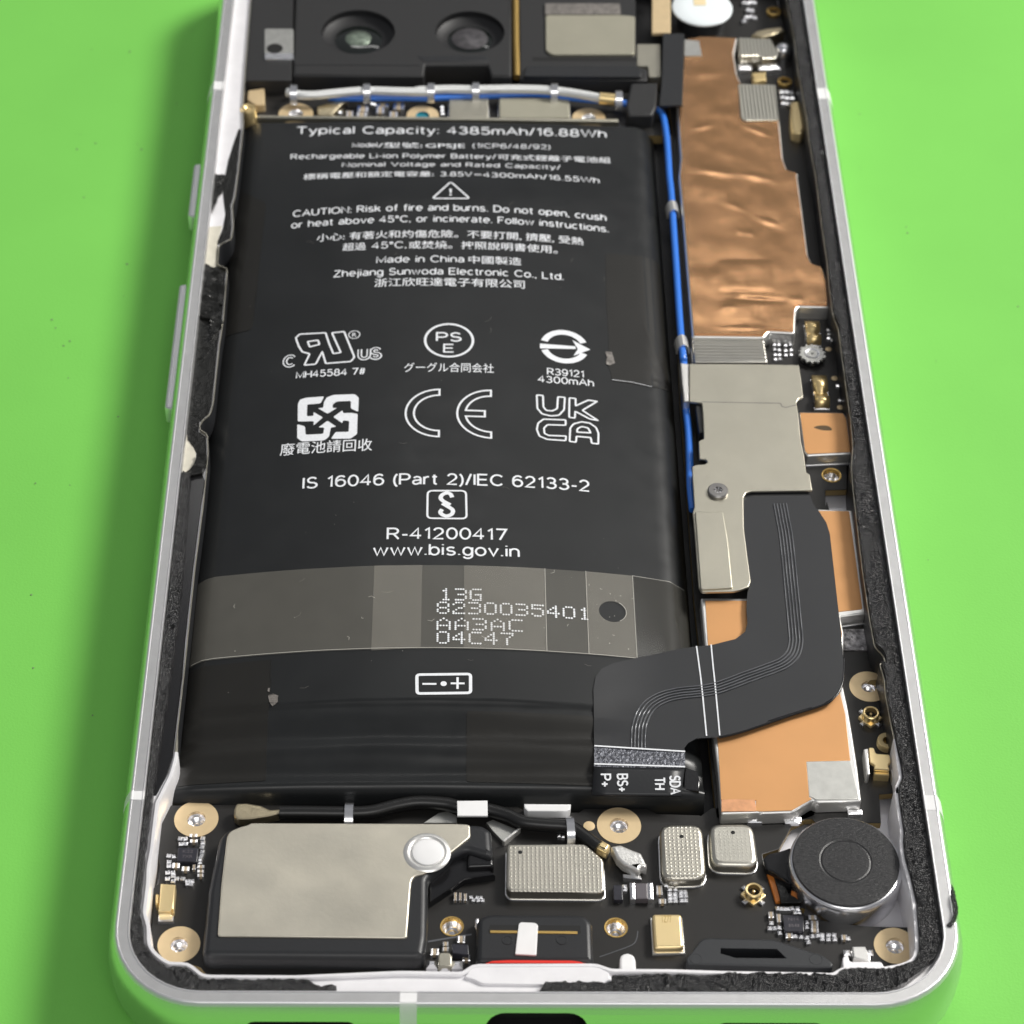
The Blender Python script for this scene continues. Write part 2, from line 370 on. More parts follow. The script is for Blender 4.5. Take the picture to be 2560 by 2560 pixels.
# a plain sans-serif drawn as strokes: capitals 10 units high, (advance, [stroke, ...])
def ea(cx, cy, rx, ry, a0, a1):
    n = max(4, int(abs(a1 - a0) / 22)); return [(cx + rx * math.cos(math.radians(a0 + (a1 - a0) * k / n)), cy + ry * math.sin(math.radians(a0 + (a1 - a0) * k / n))) for k in range(n + 1)]
SF = {' ': (3, []), 'A': (9, [[(0, 0), (4.5, 10), (9, 0)], [(1.7, 3.6), (7.3, 3.6)]]), 'B': (7.4, [[(0, 0), (0, 10), (4, 10)] + ea(4, 7.6, 2.7, 2.4, 90, -90) + [(0, 5.2)], [(4, 5.2)] + ea(4, 2.6, 3.3, 2.6, 90, -90) + [(0, 0)]]),
      'C': (8.8, [ea(4.9, 5, 4.7, 5, 42, 318)]), 'D': (8.4, [[(0, 0), (0, 10), (3.6, 10)] + ea(3.6, 5, 4.7, 5, 90, -90) + [(0, 0)]]), 'E': (7, [[(6.8, 10), (0, 10), (0, 0), (7, 0)], [(0, 5.2), (6.3, 5.2)]]),
      'F': (6.4, [[(6.4, 10), (0, 10), (0, 0)], [(0, 5.2), (5.6, 5.2)]]), 'G': (9.2, [ea(4.9, 5, 4.7, 5, 42, 330) + [(9.2, 4.8), (5.4, 4.8)]]), 'H': (7.8, [[(0, 0), (0, 10)], [(7.8, 0), (7.8, 10)], [(0, 5.2), (7.8, 5.2)]]),
      'I': (.6, [[(.3, 0), (.3, 10)]]), 'L': (6, [[(0, 10), (0, 0), (6, 0)]]), 'M': (9.4, [[(0, 0), (0, 10), (4.7, 1), (9.4, 10), (9.4, 0)]]), 'N': (7.8, [[(0, 0), (0, 10), (7.8, 0), (7.8, 10)]]), 'O': (9.8, [ea(4.9, 5, 4.8, 5, 0, 360)]),
      'P': (7.2, [[(0, 0), (0, 10), (4, 10)] + ea(4, 7.3, 3.1, 2.7, 90, -90) + [(0, 4.6)]]), 'R': (7.8, [[(0, 0), (0, 10), (4, 10)] + ea(4, 7.4, 3.1, 2.6, 90, -90) + [(0, 4.8)], [(4, 4.8), (7.6, 0)]]),
      'S': (7.4, [ea(3.7, 7.5, 3.1, 2.5, 25, 270) + ea(3.7, 2.5, 3.5, 2.5, 90, -160)]), 'T': (8, [[(0, 10), (8, 10)], [(4, 10), (4, 0)]]), 'U': (7.8, [[(0, 10), (0, 3.6)] + ea(3.9, 3.6, 3.9, 3.6, 180, 360) + [(7.8, 10)]]),
      'V': (8.6, [[(0, 10), (4.3, 0), (8.6, 10)]]), 'W': (12.4, [[(0, 10), (3.1, 0), (6.2, 10), (9.3, 0), (12.4, 10)]]), 'Z': (7.4, [[(.4, 10), (7, 10), (0, 0), (7.4, 0)]]),
      '0': (7, [ea(3.5, 5, 3.4, 5, 0, 360)]), '1': (4, [[(.6, 7.8), (3.2, 10), (3.2, 0)]]), '2': (7, [ea(3.4, 7, 3.1, 3, 165, -30) + [(.2, 0), (6.9, 0)]]), '3': (7, [ea(3.3, 7.5, 2.9, 2.5, 155, -90) + ea(3.3, 2.6, 3.4, 2.6, 90, -155)]),
      '4': (7.2, [[(5.1, 0), (5.1, 10), (0, 3), (7.2, 3)]]), '5': (7, [[(6.3, 10), (1.3, 10), (.7, 5.2)] + ea(3.4, 3.3, 3.4, 3.3, 140, -155)]), '6': (7, [ea(3.5, 3.2, 3.3, 3.2, 0, 360), [(6.3, 8.6)] + ea(3.8, 6, 3.6, 4, 65, 180) + [(.2, 3.4)]]),
      '7': (7, [[(0, 10), (6.9, 10), (2.4, 0)]]), '8': (7, [ea(3.5, 7.5, 2.7, 2.5, 0, 360), ea(3.5, 2.6, 3.3, 2.6, 0, 360)]), '9': (7, [ea(3.5, 6.8, 3.3, 3.2, 0, 360), [(.7, 1.4)] + ea(3.2, 4, 3.6, 4, 245, 360) + [(6.8, 6.6)]]),
      'a': (6, [ea(3.1, 5, 2.6, 2.3, 155, 0) + [(5.7, 0)], [(5.7, 4.2), (2.6, 3.9)] + ea(2.3, 2, 2.1, 1.9, 90, 290) + [(5.7, 1.6)]]), 'b': (6.4, [[(0, 10), (0, 0)], ea(3.2, 3.65, 3.1, 3.65, 0, 360)]), 'c': (6.2, [ea(3.4, 3.65, 3.2, 3.65, 50, 310)]),
      'd': (6.4, [[(6.4, 10), (6.4, 0)], ea(3.2, 3.65, 3.1, 3.65, 0, 360)]), 'e': (6.6, [[(.2, 3.8), (6.6, 3.8)] + ea(3.4, 3.65, 3.2, 3.65, 3, 310)]), 'f': (3.8, [[(1.6, 0), (1.6, 7.8)] + ea(3.3, 8.2, 1.7, 1.8, 180, 80), [(0, 7.1), (3.7, 7.1)]]),
      'g': (6.3, [ea(3.1, 3.65, 3, 3.65, 0, 360), [(6.2, 7.3), (6.2, -.4)] + ea(3.1, -.4, 3.1, 2.6, 0, -155)]), 'h': (5.8, [[(0, 10), (0, 0)], [(0, 4.4)] + ea(2.9, 4.6, 2.9, 2.7, 180, 0) + [(5.8, 0)]]), 'i': (.6, [[(.3, 0), (.3, 7.2)], [(.3, 9.1), (.3, 10)]]),
      'j': (1.4, [[(1.1, 7.2), (1.1, -1.4)] + ea(-.2, -1.4, 1.3, 1.4, 0, -80), [(1.1, 9.1), (1.1, 10)]]), 'l': (.6, [[(.3, 0), (.3, 10)]]), 'k': (5.8, [[(0, 10), (0, 0)], [(5.2, 7.2), (.2, 2.8)], [(2, 4.4), (5.8, 0)]]),
      'm': (9.6, [[(0, 7.2), (0, 0)], [(0, 4.8)] + ea(2.4, 4.8, 2.4, 2.5, 180, 0) + [(4.8, 0)], [(4.8, 4.8)] + ea(7.2, 4.8, 2.4, 2.5, 180, 0) + [(9.6, 0)]]), 'n': (5.8, [[(0, 7.2), (0, 0)], [(0, 4.4)] + ea(2.9, 4.6, 2.9, 2.7, 180, 0) + [(5.8, 0)]]),
      'o': (6.8, [ea(3.4, 3.65, 3.3, 3.65, 0, 360)]), 'p': (6.4, [[(0, 7.2), (0, -3)], ea(3.2, 3.65, 3.1, 3.65, 0, 360)]), 'r': (3.6, [[(0, 7.2), (0, 0)], [(0, 4.2)] + ea(2.8, 4.6, 2.8, 2.6, 180, 75)]),
      's': (5.8, [ea(2.9, 5.4, 2.4, 1.8, 25, 270) + ea(2.9, 1.8, 2.7, 1.8, 90, -160)]), 't': (3.6, [[(1.6, 9.2), (1.6, 1.6)] + ea(3.2, 1.6, 1.6, 1.6, 180, 280), [(0, 7.1), (3.5, 7.1)]]), 'u': (5.8, [[(0, 7.2), (0, 2.8)] + ea(2.9, 2.8, 2.9, 2.7, 180, 360), [(5.8, 7.2), (5.8, 0)]]),
      'v': (6.2, [[(0, 7.2), (3.1, 0), (6.2, 7.2)]]), 'w': (9.4, [[(0, 7.2), (2.4, 0), (4.7, 7.2), (7, 0), (9.4, 7.2)]]), 'y': (6.2, [[(0, 7.2), (3.2, 0)], [(6.2, 7.2), (2.6, -2), (1.6, -2.9), (.4, -2.8)]]),
      '.': (1, [[(.5, 0), (.5, 1)]]), ',': (1, [[(.6, 1), (.2, -1.2)]]), ':': (1, [[(.5, 0), (.5, 1)], [(.5, 5.6), (.5, 6.6)]]), '/': (3.6, [[(0, -.4), (3.6, 10.4)]]), '(': (2.2, [ea(5.2, 4, 5, 7.4, 125, 235)]), ')': (2.2, [ea(-3, 4, 5, 7.4, 55, -55)]),
      '-': (3.6, [[(0, 3.8), (3.6, 3.8)]]), '+': (6, [[(0, 4), (6, 4)], [(3, 1), (3, 7)]]), '°': (3.2, [ea(1.6, 8.4, 1.4, 1.5, 0, 360)]), '#': (7, [[(1.4, 0), (2.8, 10)], [(4.4, 0), (5.8, 10)], [(0, 3.2), (6.8, 3.2)], [(.4, 6.8), (7.2, 6.8)]])}
def stroke_text(s, xl, xr, yb, cap_h, zf, parent, m='ink_white', weight=1.15, name='lettering', rot=0.0, gap=2.3):
    adv = []; x = 0
    for c in s: adv.append(x); x += SF[c][0] + gap
    k = (xr - xl) / (x - gap); ky = cap_h / 10; paths = []
    for c, a in zip(s, adv):
        for P in SF[c][1]:
            q = [((a + px) * k, py * ky) for px, py in P]
            if rot: q = [(u * math.cos(rot) - v * math.sin(rot), u * math.sin(rot) + v * math.cos(rot)) for u, v in q]
            closed = len(P) > 5 and abs(P[0][0] - P[-1][0]) + abs(P[0][1] - P[-1][1]) < 1e-6
            paths.append(([(xl + u, yb + v) for u, v in (q[:-1] if closed else q)], closed))
    return stroke(paths, weight * ky, zf, name, m, parent)

# ------------------------------------------------------------------ the setting: a green bench mat
tag(obj('work_mat', [(-700, -500, 0), (700, -500, 0), (700, 900, 0), (-700, 900, 0), (-700, -500, -3), (700, -500, -3), (700, 900, -3), (-700, 900, -3)],
        [(0, 1, 2, 3), (4, 5, 6, 7), (0, 1, 5, 4), (1, 2, 6, 5), (2, 3, 7, 6), (3, 0, 4, 7)], 'green_mat', None, 0), 'flat bright green bench mat under the opened phone', None, None, 'structure')

V = []; F = []
for _ in range(70):                                   # dust and lint lying on the mat
    x, y = random.choice((random.uniform(-60, -40), random.uniform(39, 75))), random.uniform(-10, 150)
    r_ = random.uniform(.05, .16); b = len(V); a0 = random.uniform(0, 6.3); e_ = random.uniform(.3, 1)
    V += [(x + r_ * math.cos(a0 + k) * (1 if k % 2 else e_), y + r_ * math.sin(a0 + k), .03 + .03 * (k % 2)) for k in range(6)]; F.append(tuple(range(b, b + 6)))
tag(obj('dust', V, F, 'mat_dust', None, 0), 'fine grey dust specks scattered over the green mat', 'dust', None, 'stuff')

# ------------------------------------------------------------------ phone frame
def rr(d, n=10, yt=152.0):
    hw, r = 35.6 + d, 7.6 + d; y0, y1 = -d, yt + d; P = []
    for cx, cy, a0 in ((hw - r, y0 + r, -90), (hw - r, y1 - r, 0), (-hw + r, y1 - r, 90), (-hw + r, y0 + r, 180)):
        for k in range(n + 1):
            a = math.radians(a0 + 90 * k / n); P.append((cx + r * math.cos(a), cy + r * math.sin(a)))
    return P
frame = thing('phone_frame', 'silver metal phone frame with raised rim lying open on the green mat', 'phone frame', (0, 0, 0))
prof = [(-1.6, .05), (-.1, .1), (.45, .7), (.8, 2.0), (.9, 3.4), (.88, 5.0), (.74, 6.2), (.5, 7.0), (.22, 7.6), (.06, 7.88), (-.02, 7.96), (-.12, 7.97), (-.18, 7.89), (-1.00, 7.87),
        (-1.05, 7.95), (-1.12, 7.95), (-1.18, 7.86), (-1.2, 6.6)]
V = []; F = []; FM = []; nn = len(rr(0))
for d, z in prof: V += [(x, y, z) for x, y in rr(d)]
for i in range(len(prof) - 1):
    for k in range(nn):
        j = (k + 1) % nn; F.append((i * nn + k, i * nn + j, (i + 1) * nn + j, (i + 1) * nn + k)); FM.append(0 if i < 8 else (2 if i in (12, 16) else 1))
for k in range(nn):                                     # close the section so that the openings can be cut
    j = (k + 1) % nn; a_ = (len(prof) - 1) * nn; F.append((a_ + k, a_ + j, j, k)); FM.append(0)
rail = obj('rail', V, F, None, frame, 40, ['rail_side', 'anodised', 'groove_shaded'], FM)

RIDGE_L = ([(-32.55,141.31),(-32.36,128.12),(-32.19,120.57)] + [(-31.9,117.02),(-31.95,108.44),(-32.03,104.06)] + [(-32.25,102.91),(-31.87,99.32),(-31.94,97.1),(-33.24,96.2),(-33.17,92.71),(-32.04,92.3),(-32.04,89.09)]
  + [(-31.92,90.42),(-31.93,84.32),(-32.07,80.43),(-32.11,71.33),(-32.34,69.78),(-33.18,68.82),(-33.22,67.58),(-32.38,67.12)] + [(-32.09,64.35),(-32.06,56.88),(-32.23,49.01),(-32.25,39.87)]
  + [(-32.24,35.4),(-32.3,29.65),(-32.34,26.17),(-32.59,24.24),(-33.52,21.3)] + [(-33.61,21.04),(-33.64,17.68),(-33.64,15.83),(-33.77,14.26),(-33.66,12.44),(-33.7,9.38),(-33.21,8.0),(-33.05,6.26),(-32.55,5.34),(-31.65,4.54),(-31.0,4.15),(-29.44,4.12),(-28.27,3.03),(-27.58,2.88),(-20.34,2.85)])
RIDGE_B = [(-11.57,3.33),(-6.17,3.25),(-5.41,4.03),(4.96,4.11),(5.95,3.59),(11.21,3.57),(15.26,3.43)]
RIDGE_R = ([(16.08,3.4),(23.74,3.29),(24.91,3.2),(25.68,3.86),(29.24,3.87),(30.82,4.22),(31.87,4.75),(32.37,5.82),(32.56,8.16)] + [(32.6,8.66),(32.68,10.69),(32.49,13.45),(32.25,15.4),(32.3,17.1),(32.49,17.96),(32.47,20.55),(32.5,22.6)]
  + [(32.62,22.25),(32.58,23.13),(33.05,23.87),(33.08,25.36),(32.85,28.99),(32.78,29.91),(32.65,33.63),(32.75,35.69),(32.51,37.45)] + [(33.01,37.26),(33.07,38.38),(32.26,39.51),(32.18,42.79),(32.14,44.79),(32.13,49.55),(32.25,55.68),(32.33,60.19)]
  + [(32.48,63.09),(32.93,65.9),(33.09,69.71),(33.1,75.17),(33.18,83.66)] + [(32.8,85.68),(32.85,89.9),(33.0,94.0),(32.99,99.75),(33.11,108.92)] + [(32.94,115.3),(33.06,119.21),(32.93,125.45),(32.81,127.74),(32.93,134.51),(32.66,142.58)])
def mono(P, rev):
    """drop points that step back along y after joining two traced pieces"""
    out = [P[0]]
    for q in P[1:]:
        if (q[1] - out[-1][1]) * (1 if rev else -1) > -.9 and (abs(q[0] - out[-1][0]) + abs(q[1] - out[-1][1])) > .15: out.append(q)
    return out
RIDGE = [(RIDGE_L[0][0], 149.0)] + mono(RIDGE_L, False) + [p for p in RIDGE_B] + mono(RIDGE_R, True) + [(RIDGE_R[-1][0], 149.0)]
RIDGE = fillet(RIDGE, .5, 2)
# the ledge that carries the foam, cut out along the inner edge
lo = ccw(rr(-1.19)); hole = ccw(RIDGE)
V = [(x, y, 6.7) for x, y in lo] + [(x, y, 6.7) for x, y in reversed(hole)]
obj('ledge', V, tess([lo, list(reversed(hole))]), 'cast_silver', frame, 0)
# the thin wall standing along the inner edge
def ins_w(d):
    q = inset(hole, d); out = []
    for (x, y), (u, v) in zip(hole, q):
        w = .32 if abs(x) > 29 and y > 29 else (.32 + .68 * (29 - y) / 3 if abs(x) > 29 and y > 26 else 1.0)
        out.append((x + (u - x) * w, y + (v - y) * w))
    return out
Ri = ins_w(.42); Rm = ins_w(.1); Rm2 = ins_w(.34); n = len(hole)
V = [(x, y, 6.5) for x, y in hole] + [(x, y, 6.95) for x, y in hole] + [(x, y, 7.05) for x, y in Rm] + [(x, y, 7.05) for x, y in Rm2] + [(x, y, 6.95) for x, y in Ri] + [(x, y, 2.5) for x, y in Ri]
F = [(a * n + i, a * n + (i + 1) % n, (a + 1) * n + (i + 1) % n, (a + 1) * n + i) for a in range(5) for i in range(n)]
FMw = [(1 if a == 4 else 2) if abs(hole[i][0]) > 29 and hole[i][1] > 27 else 0 for a in range(5) for i in range(n)]
obj('inner_wall', V, F, None, frame, 40, ['cast_silver', 'plastic_black', 'nickel'], FMw)
fl = rr(-1.4)
obj('floor_plate', [(x, y, 2.6) for x, y in fl], [tuple(range(len(fl)))], 'floor_silver', frame, 0)
prism('battery_bay_lining', [(-33.0, 21.2), (17.0, 21.2), (17.0, 121.5), (-33.0, 121.5)], 2.55, 2.64, 'bay_black', frame, 0)
prism('camera_bay_lining', [(-32.6, 121.6), (32.3, 121.6), (32.3, 149), (-32.6, 149)], 2.55, 2.65, 'bay_black', frame, 0)
# plastic bands across the rim
def band(x0, x1, y0, y1, name='antenna_band'):
    """an antenna break: the rim's own section in plastic, a hair proud"""
    V = []; F = []; k = 0
    pr = [(d + .025 if z < 7.85 else d, z + .025) for d, z in prof[2:-1]]
    for t in (0, 1):
        for d, z in pr:
            if x0 is None: V.append((x1 * (35.6 + d), y0 + (y1 - y0) * t, z))
            else: V.append((x0 + (x1 - x0) * t, -d, z))
    m_ = len(pr)
    for i in range(m_ - 1): F.append((i, i + 1, m_ + i + 1, m_ + i))
    F.append(tuple(range(m_))); F.append(tuple(range(m_, 2 * m_)))
    return obj(name, V, F, 'plastic_white', frame, 40)
bx_ = [(-11.52,0.32),(-10.11,0.32)]
band(bx_[0][0], bx_[1][0], 0, 0)
ys = [(-35.87,21.64),(-35.89,20.69)]
band(None, -1, ys[1][1], ys[0][1])
ys = [(35.14,21.57),(35.18,19.97)]
band(None, 1, ys[1][1], ys[0][1])
ys = [(35.16,123.92),(35.13,121.91)]
band(None, 1, ys[1][1], ys[0][1])
ys = [(-35.41,123.94),(-35.31,122.44)]
band(None, -1, ys[1][1], ys[0][1])
# the bare plastic window in the bottom ledge, the sealing lip over the port and a locating post
lip = fillet([(-6.17,3.15),(-5.41,4.13),(4.95,4.2),(5.93,3.59),(6.08,2.75),(5.58,2.34),(-4.65,2.51),(-5.48,2.95)], .15, 3)
prism('port_lip', lip, 6.6, 7.0, 'cast_silver', frame, .05)
pp = [(6.99,5.81),(7.1,6.27),(7.68,6.54),(8.23,6.28),(8.36,5.81),(8.35,4.56),(6.98,4.56)]
prism('locating_post', fillet(pp, .3, 3), 3.5, 5.6, 'plastic_white', frame, .2)
pp = [(-0.9,22.61),(3.32,22.6),(3.24,22.02),(2.94,21.79),(-0.56,21.77),(-0.87,22.14)]
prism('retaining_clip', pp, 3.0, 5.0, 'plastic_white', frame, .12)
# side keys on the outer rail
for a, b, nm in (([(-36.62,112.29)][0][1], [(-36.58,102.97)][0][1], 'power_button'), ([(-36.5,91.77)][0][1], [(-36.63,72.52)][0][1], 'volume_button')):
    P = fillet([(-35.9, b), (-35.9, a), (-37.25, a), (-37.25, b)], [.1, .1, .5, .5], 3)
    prism(nm, P, 3.2, 5.2, 'anodised', frame, .25)
# openings in the bottom rail
def slot(name, x0, x1, zc, r):
    P = []
    for k in range(13): a = math.pi / 2 + math.pi * k / 12; P.append((x0 + r + r * math.cos(a), zc + r * math.sin(a)))
    for k in range(13): a = -math.pi / 2 + math.pi * k / 12; P.append((x1 - r + r * math.cos(a), zc + r * math.sin(a)))
    k = len(P); c = len(P)
    cut = obj('cutter', [(x, -2.5, z) for x, z in P] + [(x, 1.0, z) for x, z in P], [tuple(range(k)), tuple(range(k, 2 * k))] + [(i, (i + 1) % k, k + (i + 1) % k, k + i) for i in range(k)], 'void', None, 0)
    md = rail.modifiers.new('opening', 'BOOLEAN'); md.operation = 'DIFFERENCE'; md.solver = 'EXACT'; md.object = cut
    bpy.context.view_layer.update()
    me = bpy.data.meshes.new_from_object(rail.evaluated_get(bpy.context.evaluated_depsgraph_get()))
    rail.modifiers.clear(); old = rail.data; rail.data = me; me.name = 'rail'; bpy.data.meshes.remove(old); bpy.data.objects.remove(cut)
    mx, mz = (x0 + x1) / 2, zc
    Q = [(mx + (x - mx) * .995, mz + (z - mz) * .98) for x, z in P]
    obj(name, [(x, -.25, z) for x, z in Q] + [(x, .97, z) for x, z in Q], [tuple(range(k, 2 * k))] + [(i, (i + 1) % k, k + (i + 1) % k, k + i) for i in range(k)], 'void', frame, 0)  # black liner in the cut, standing in for the shade inside
ux = [(-4.42,0.6),(4.07,0.62),(-24.22,0.3),(-15.21,0.33),(14.87,0.42),(23.69,0.45)]
slot('usb_dark_liner', ux[0][0], ux[1][0], 5.55, 1.6)
slot('speaker_dark_liner', ux[2][0], ux[3][0], 5.5, .7)
slot('speaker_dark_liner', ux[4][0], ux[5][0], 5.5, .7)
# steel clips that hold the cables
def clip(x, y, z, w=.5, l=1.2, h=.9, rot=0.0, m='nickel_bright'):
    me = CLIP[m] if m in CLIP else None
    if me is None:
        V = []; F = []; k = 9
        for t in (-.5, .5):
            for i in range(k):
                a = math.pi * i / (k - 1); V.append((t, .5 * math.cos(a), math.sin(a)))
            for i in range(k):
                a = math.pi * (k - 1 - i) / (k - 1); V.append((t, .4 * math.cos(a), .85 * math.sin(a)))
        q = 2 * k
        F = [(i, (i + 1) % q, q + (i + 1) % q, q + i) for i in range(q)]
        F += [(i, i + 1, q - 2 - i, q - 1 - i) for i in range(k - 1)] + [(q + i, q + i + 1, 2 * q - 2 - i, 2 * q - 1 - i) for i in range(k - 1)]
        o = obj('cable_clip', V, F, m, None, 40); me = o.data; bpy.data.objects.remove(o); CLIP[m] = me
    o = bpy.data.objects.new('cable_clip', me); o.location = (x * S, y * S, z * S); o.scale = (w, l, h); o.rotation_euler = (0, 0, rot)
    return link(o, frame)
CLIP = {}

# ------------------------------------------------------------------ foam seal round the rim
def rough(P, amp, step=.5, closed=True):
    """re-sample an outline finely and make it ragged"""
    out = []
    for a, b in zip(P, P[1:] + (P[:1] if closed else [])):
        d = math.hypot(b[0] - a[0], b[1] - a[1]); k = max(1, int(d / step))
        for i in range(k):
            x, y = a[0] + (b[0] - a[0]) * i / k, a[1] + (b[1] - a[1]) * i / k
            out.append((x + amp * noise.noise((x * 1.3, y * 1.3, 3)), y + amp * noise.noise((x * 1.3, y * 1.3, 9))))
    return out
def clamp_in(P, d=-1.26):
    """keep an outline inside the rim's inner wall"""
    out = []; hw, r = 35.6 + d, 7.6 + d
    for x, y in P:
        x = max(-hw, min(hw, x)); y = max(-d, y)
        cx, cy = math.copysign(hw - r, x), -d + r
        if abs(x) > hw - r and y < cy:
            u, v = x - cx, y - cy; l = math.hypot(u, v)
            if l > r: x, y = cx + u / l * r, cy + v / l * r
        out.append((x, y))
    return out
def zfoam(x, y): return 7.5 + .20 * noise.noise((x * 1.7, y * 1.7, 0)) + .22 * noise.noise((x * 3.4, y * 3.4, 5))
GI_R = [p for p in mono(RIDGE_R, True)]
out_r = [(11.79,1.44),(28.39,1.31)] + [(30.31,2.18),(32.21,3.61),(33.43,4.93),(34.2,6.12),(34.51,7.92),(34.69,11.32),(34.82,14.22),(34.72,19.04),(34.69,23.42)]
in_b = [(0.04,1.45),(0.64,2.4),(5.59,2.35),(6.08,2.45),(6.14,3.0),(10.62,3.17),(15.23,3.07)]
top_r = [(34.33, 60), (34.33, 148)]
in_r = [(x + .02, y) if y > 12 else (x + .02, y - .06) for x, y in GI_R]
gp = in_b + in_r + [(in_r[-1][0], 148)] + list(reversed(out_r + top_r))
tag(sheet('foam_gasket', clamp_in(rough(gp, .16)), zfoam, 'foam_black', None, step=.22, th=.95, smooth=0),
    'rough black foam seal along the rim beside the copper shields and vibration motor', 'gasket', 'foam seals on the rim')
gl_out = [(-34.78,60.54),(-34.83,56.75),(-34.9,45.85),(-34.83,39.76)] + [(-35.27,18.93),(-35.59,12.36),(-35.36,7.3),(-35.11,4.34),(-34.44,2.88),(-33.15,1.74),(-31.78,1.35)] + [(-29.01,1.42),(-18.44,1.44)]
gl_in = [(-16.83,1.91),(-17.61,1.94),(-18.78,2.09),(-19.18,2.52)] + [(x, y - .12) for x, y in [(-27.56,2.61),(-28.24,2.72),(-29.41,3.85),(-30.96,3.87),(-31.62,4.23),(-32.64,5.21),(-33.19,6.19),(-33.35,7.93),(-33.84,9.31),(-33.89,12.37),(-33.89,15.75),(-33.84,17.61),(-33.81,20.29)]] + [(-33.25,39.78),(-33.24,45.86),(-33.37,55.88),(-33.52,61.1),(-34.22,61.37)]
tag(sheet('foam_gasket', clamp_in(rough(gl_out + gl_in, .14)), zfoam, 'foam_black', None, step=.22, th=.95, smooth=0),
    'rough black foam seal beside the battery ending in a torn wisp below the loudspeaker', 'gasket', 'foam seals on the rim')
fp = [(-33.95,60.93),(-34.09,56.15),(-34.04,46.12),(-33.97,40.02)] + [(-34.01,32.42),(-34.15,24.38),(-34.29,21.89),(-33.54,22.04),(-32.69,24.54),(-32.43,26.33),(-32.41,29.81),(-32.33,35.56)] + [(-32.4,40.04),(-32.36,49.19),(-32.22,57.06),(-32.09,60.68),(-32.44,61.77)]
tag(prism('adhesive_film', fp, 6.6, 6.8, 'plastic_gloss', None, .05), 'narrow smooth black adhesive strip between the foam seal and the battery', 'adhesive strip')
st = [(*p, 7.5) for p in [(34.5,13.94),(35.3,12.97),(35.75,12.01)]] + [(*p, 8.2) for p in [(35.69,10.43),(35.72,9.21),(35.3,7.99)]] + [(*p, 7.6) for p in [(34.75,7.89),(34.44,8.13)]]
st = smooth_path(st, 6)
t_ = tag(tube('foam_shred', st, .3, 'foam_black', None, 8, True, [.2 + .09 * noise.noise((i * .9, 2, 1)) for i in range(len(st))]),
    'torn black foam shred looping over the outer rim beside the vibration motor', 'foam shred')
uf = [(-32.39,116.66),(-32.83,113.76),(-33.2,110.78),(-33.35,108.2),(-33.38,106.34),(-33.38,105.19),(-33.14,103.37),(-32.87,101.56),(-32.98,99.31),(-33.42,96.87),(-33.25,92.83),(-33.55,92.29),(-34.96,92.06),(-35.26,86.77)] + [(-35.46,89.32),(-35.31,85.54),(-34.88,84.51),(-34.73,76.2),(-34.71,71.12),(-34.72,69.2),(-34.19,66.73),(-33.39,64.87),(-32.98,63.94),(-32.22,64.69)] + [(-32.44,66.94),(-33.27,67.69),(-33.25,68.93),(-32.41,70.18),(-32.21,71.53),(-32.2,80.65),(-32.05,84.54),(-32.08,90.64)] + [(-32.14,89.32),(-32.16,92.31),(-33.01,92.73),(-33.33,96.43),(-32.05,97.55),(-32.04,99.55),(-32.4,103.15),(-32.19,104.52),(-32.08,108.69),(-32.08,116.54)]
tag(prism('adhesive_film', uf, 6.6, 6.76, 'residue_black', None, .03), 'irregular dark adhesive film on the ledge beside the upper battery edge', 'adhesive strip')
bp = [(-35.21,66.96),(-34.77,68.96),(-34.12,66.6),(-33.33,64.92),(-33.17,62.88),(-34.15,61.96),(-35.34,61.95)] + [(-35.01,61.06),(-35.37,60.69)]
tag(prism('bare_patch', bp, 6.6, 6.74, 'bare_beige', None, .02), 'bare beige glue patch on the ledge between two black adhesive strips', 'glue patch')
bp = [(-33.06,99.59),(-33.42,96.93),(-33.25,92.89),(-33.57,92.46),(-34.63,93.41),(-34.64,96.47),(-34.61,99.35)]
tag(prism('bare_patch', bp, 6.6, 6.79, 'bare_beige', None, .02), 'dull beige glue patch below the small white ledge spot beside the battery tape', 'glue patch')
# torn adhesive left along the bare upper rim
def lump(pts, z, h, nm, label):
    P = rough(pts, .10, .35)
    tag(sheet(nm, P, lambda x, y: z + h * (.55 + .9 * noise.noise((x * 1.1, y * 1.1, 4)) + .4 * noise.noise((x * 3, y * 3, 7))), 'residue_black', None, step=.4, th=h + .6, smooth=40), label, 'adhesive residue', 'torn adhesive on the bare rim')
lump([(-34.61,108.28),(-33.33,108.07),(-33.37,106.45),(-33.43,105.18),(-33.81,104.26),(-34.3,101.98),(-34.71,100.62),(-35.07,99.49),(-35.0,101.51),(-34.57,104.7)], 6.85, .3, 'adhesive_residue', 'upper black torn adhesive flake beside the bare white ledge')
lump([(-34.94,99.72),(-34.51,98.83),(-34.53,96.18),(-34.61,93.34),(-33.54,92.28),(-32.98,92.5),(-32.99,90.57),(-32.25,90.15),(-32.15,86.59),(-35.3,86.54),(-35.35,91.82),(-35.33,97.27)], 6.85, .35, 'adhesive_residue', 'large black torn adhesive patch beside the dark tape on the battery')
lump([(-35.39,90.37),(-33.12,90.4),(-32.14,84.32),(-31.8,83.5),(-32.64,81.64),(-32.93,80.83),(-33.24,84.1),(-34.81,84.6),(-35.49,86.15)], 6.9, .45, 'adhesive_residue', 'crumpled black torn adhesive lump level with the battery safety marks')
lump([(-34.81,84.6),(-33.39,84.21),(-33.1,79.31),(-33.58,78.3),(-33.37,69.11),(-33.55,67.97),(-33.63,65.51),(-34.23,66.45),(-34.77,69.09)], 6.75, .12, 'adhesive_residue', 'long thin black adhesive strip left on the bare rim beside the safety marks')
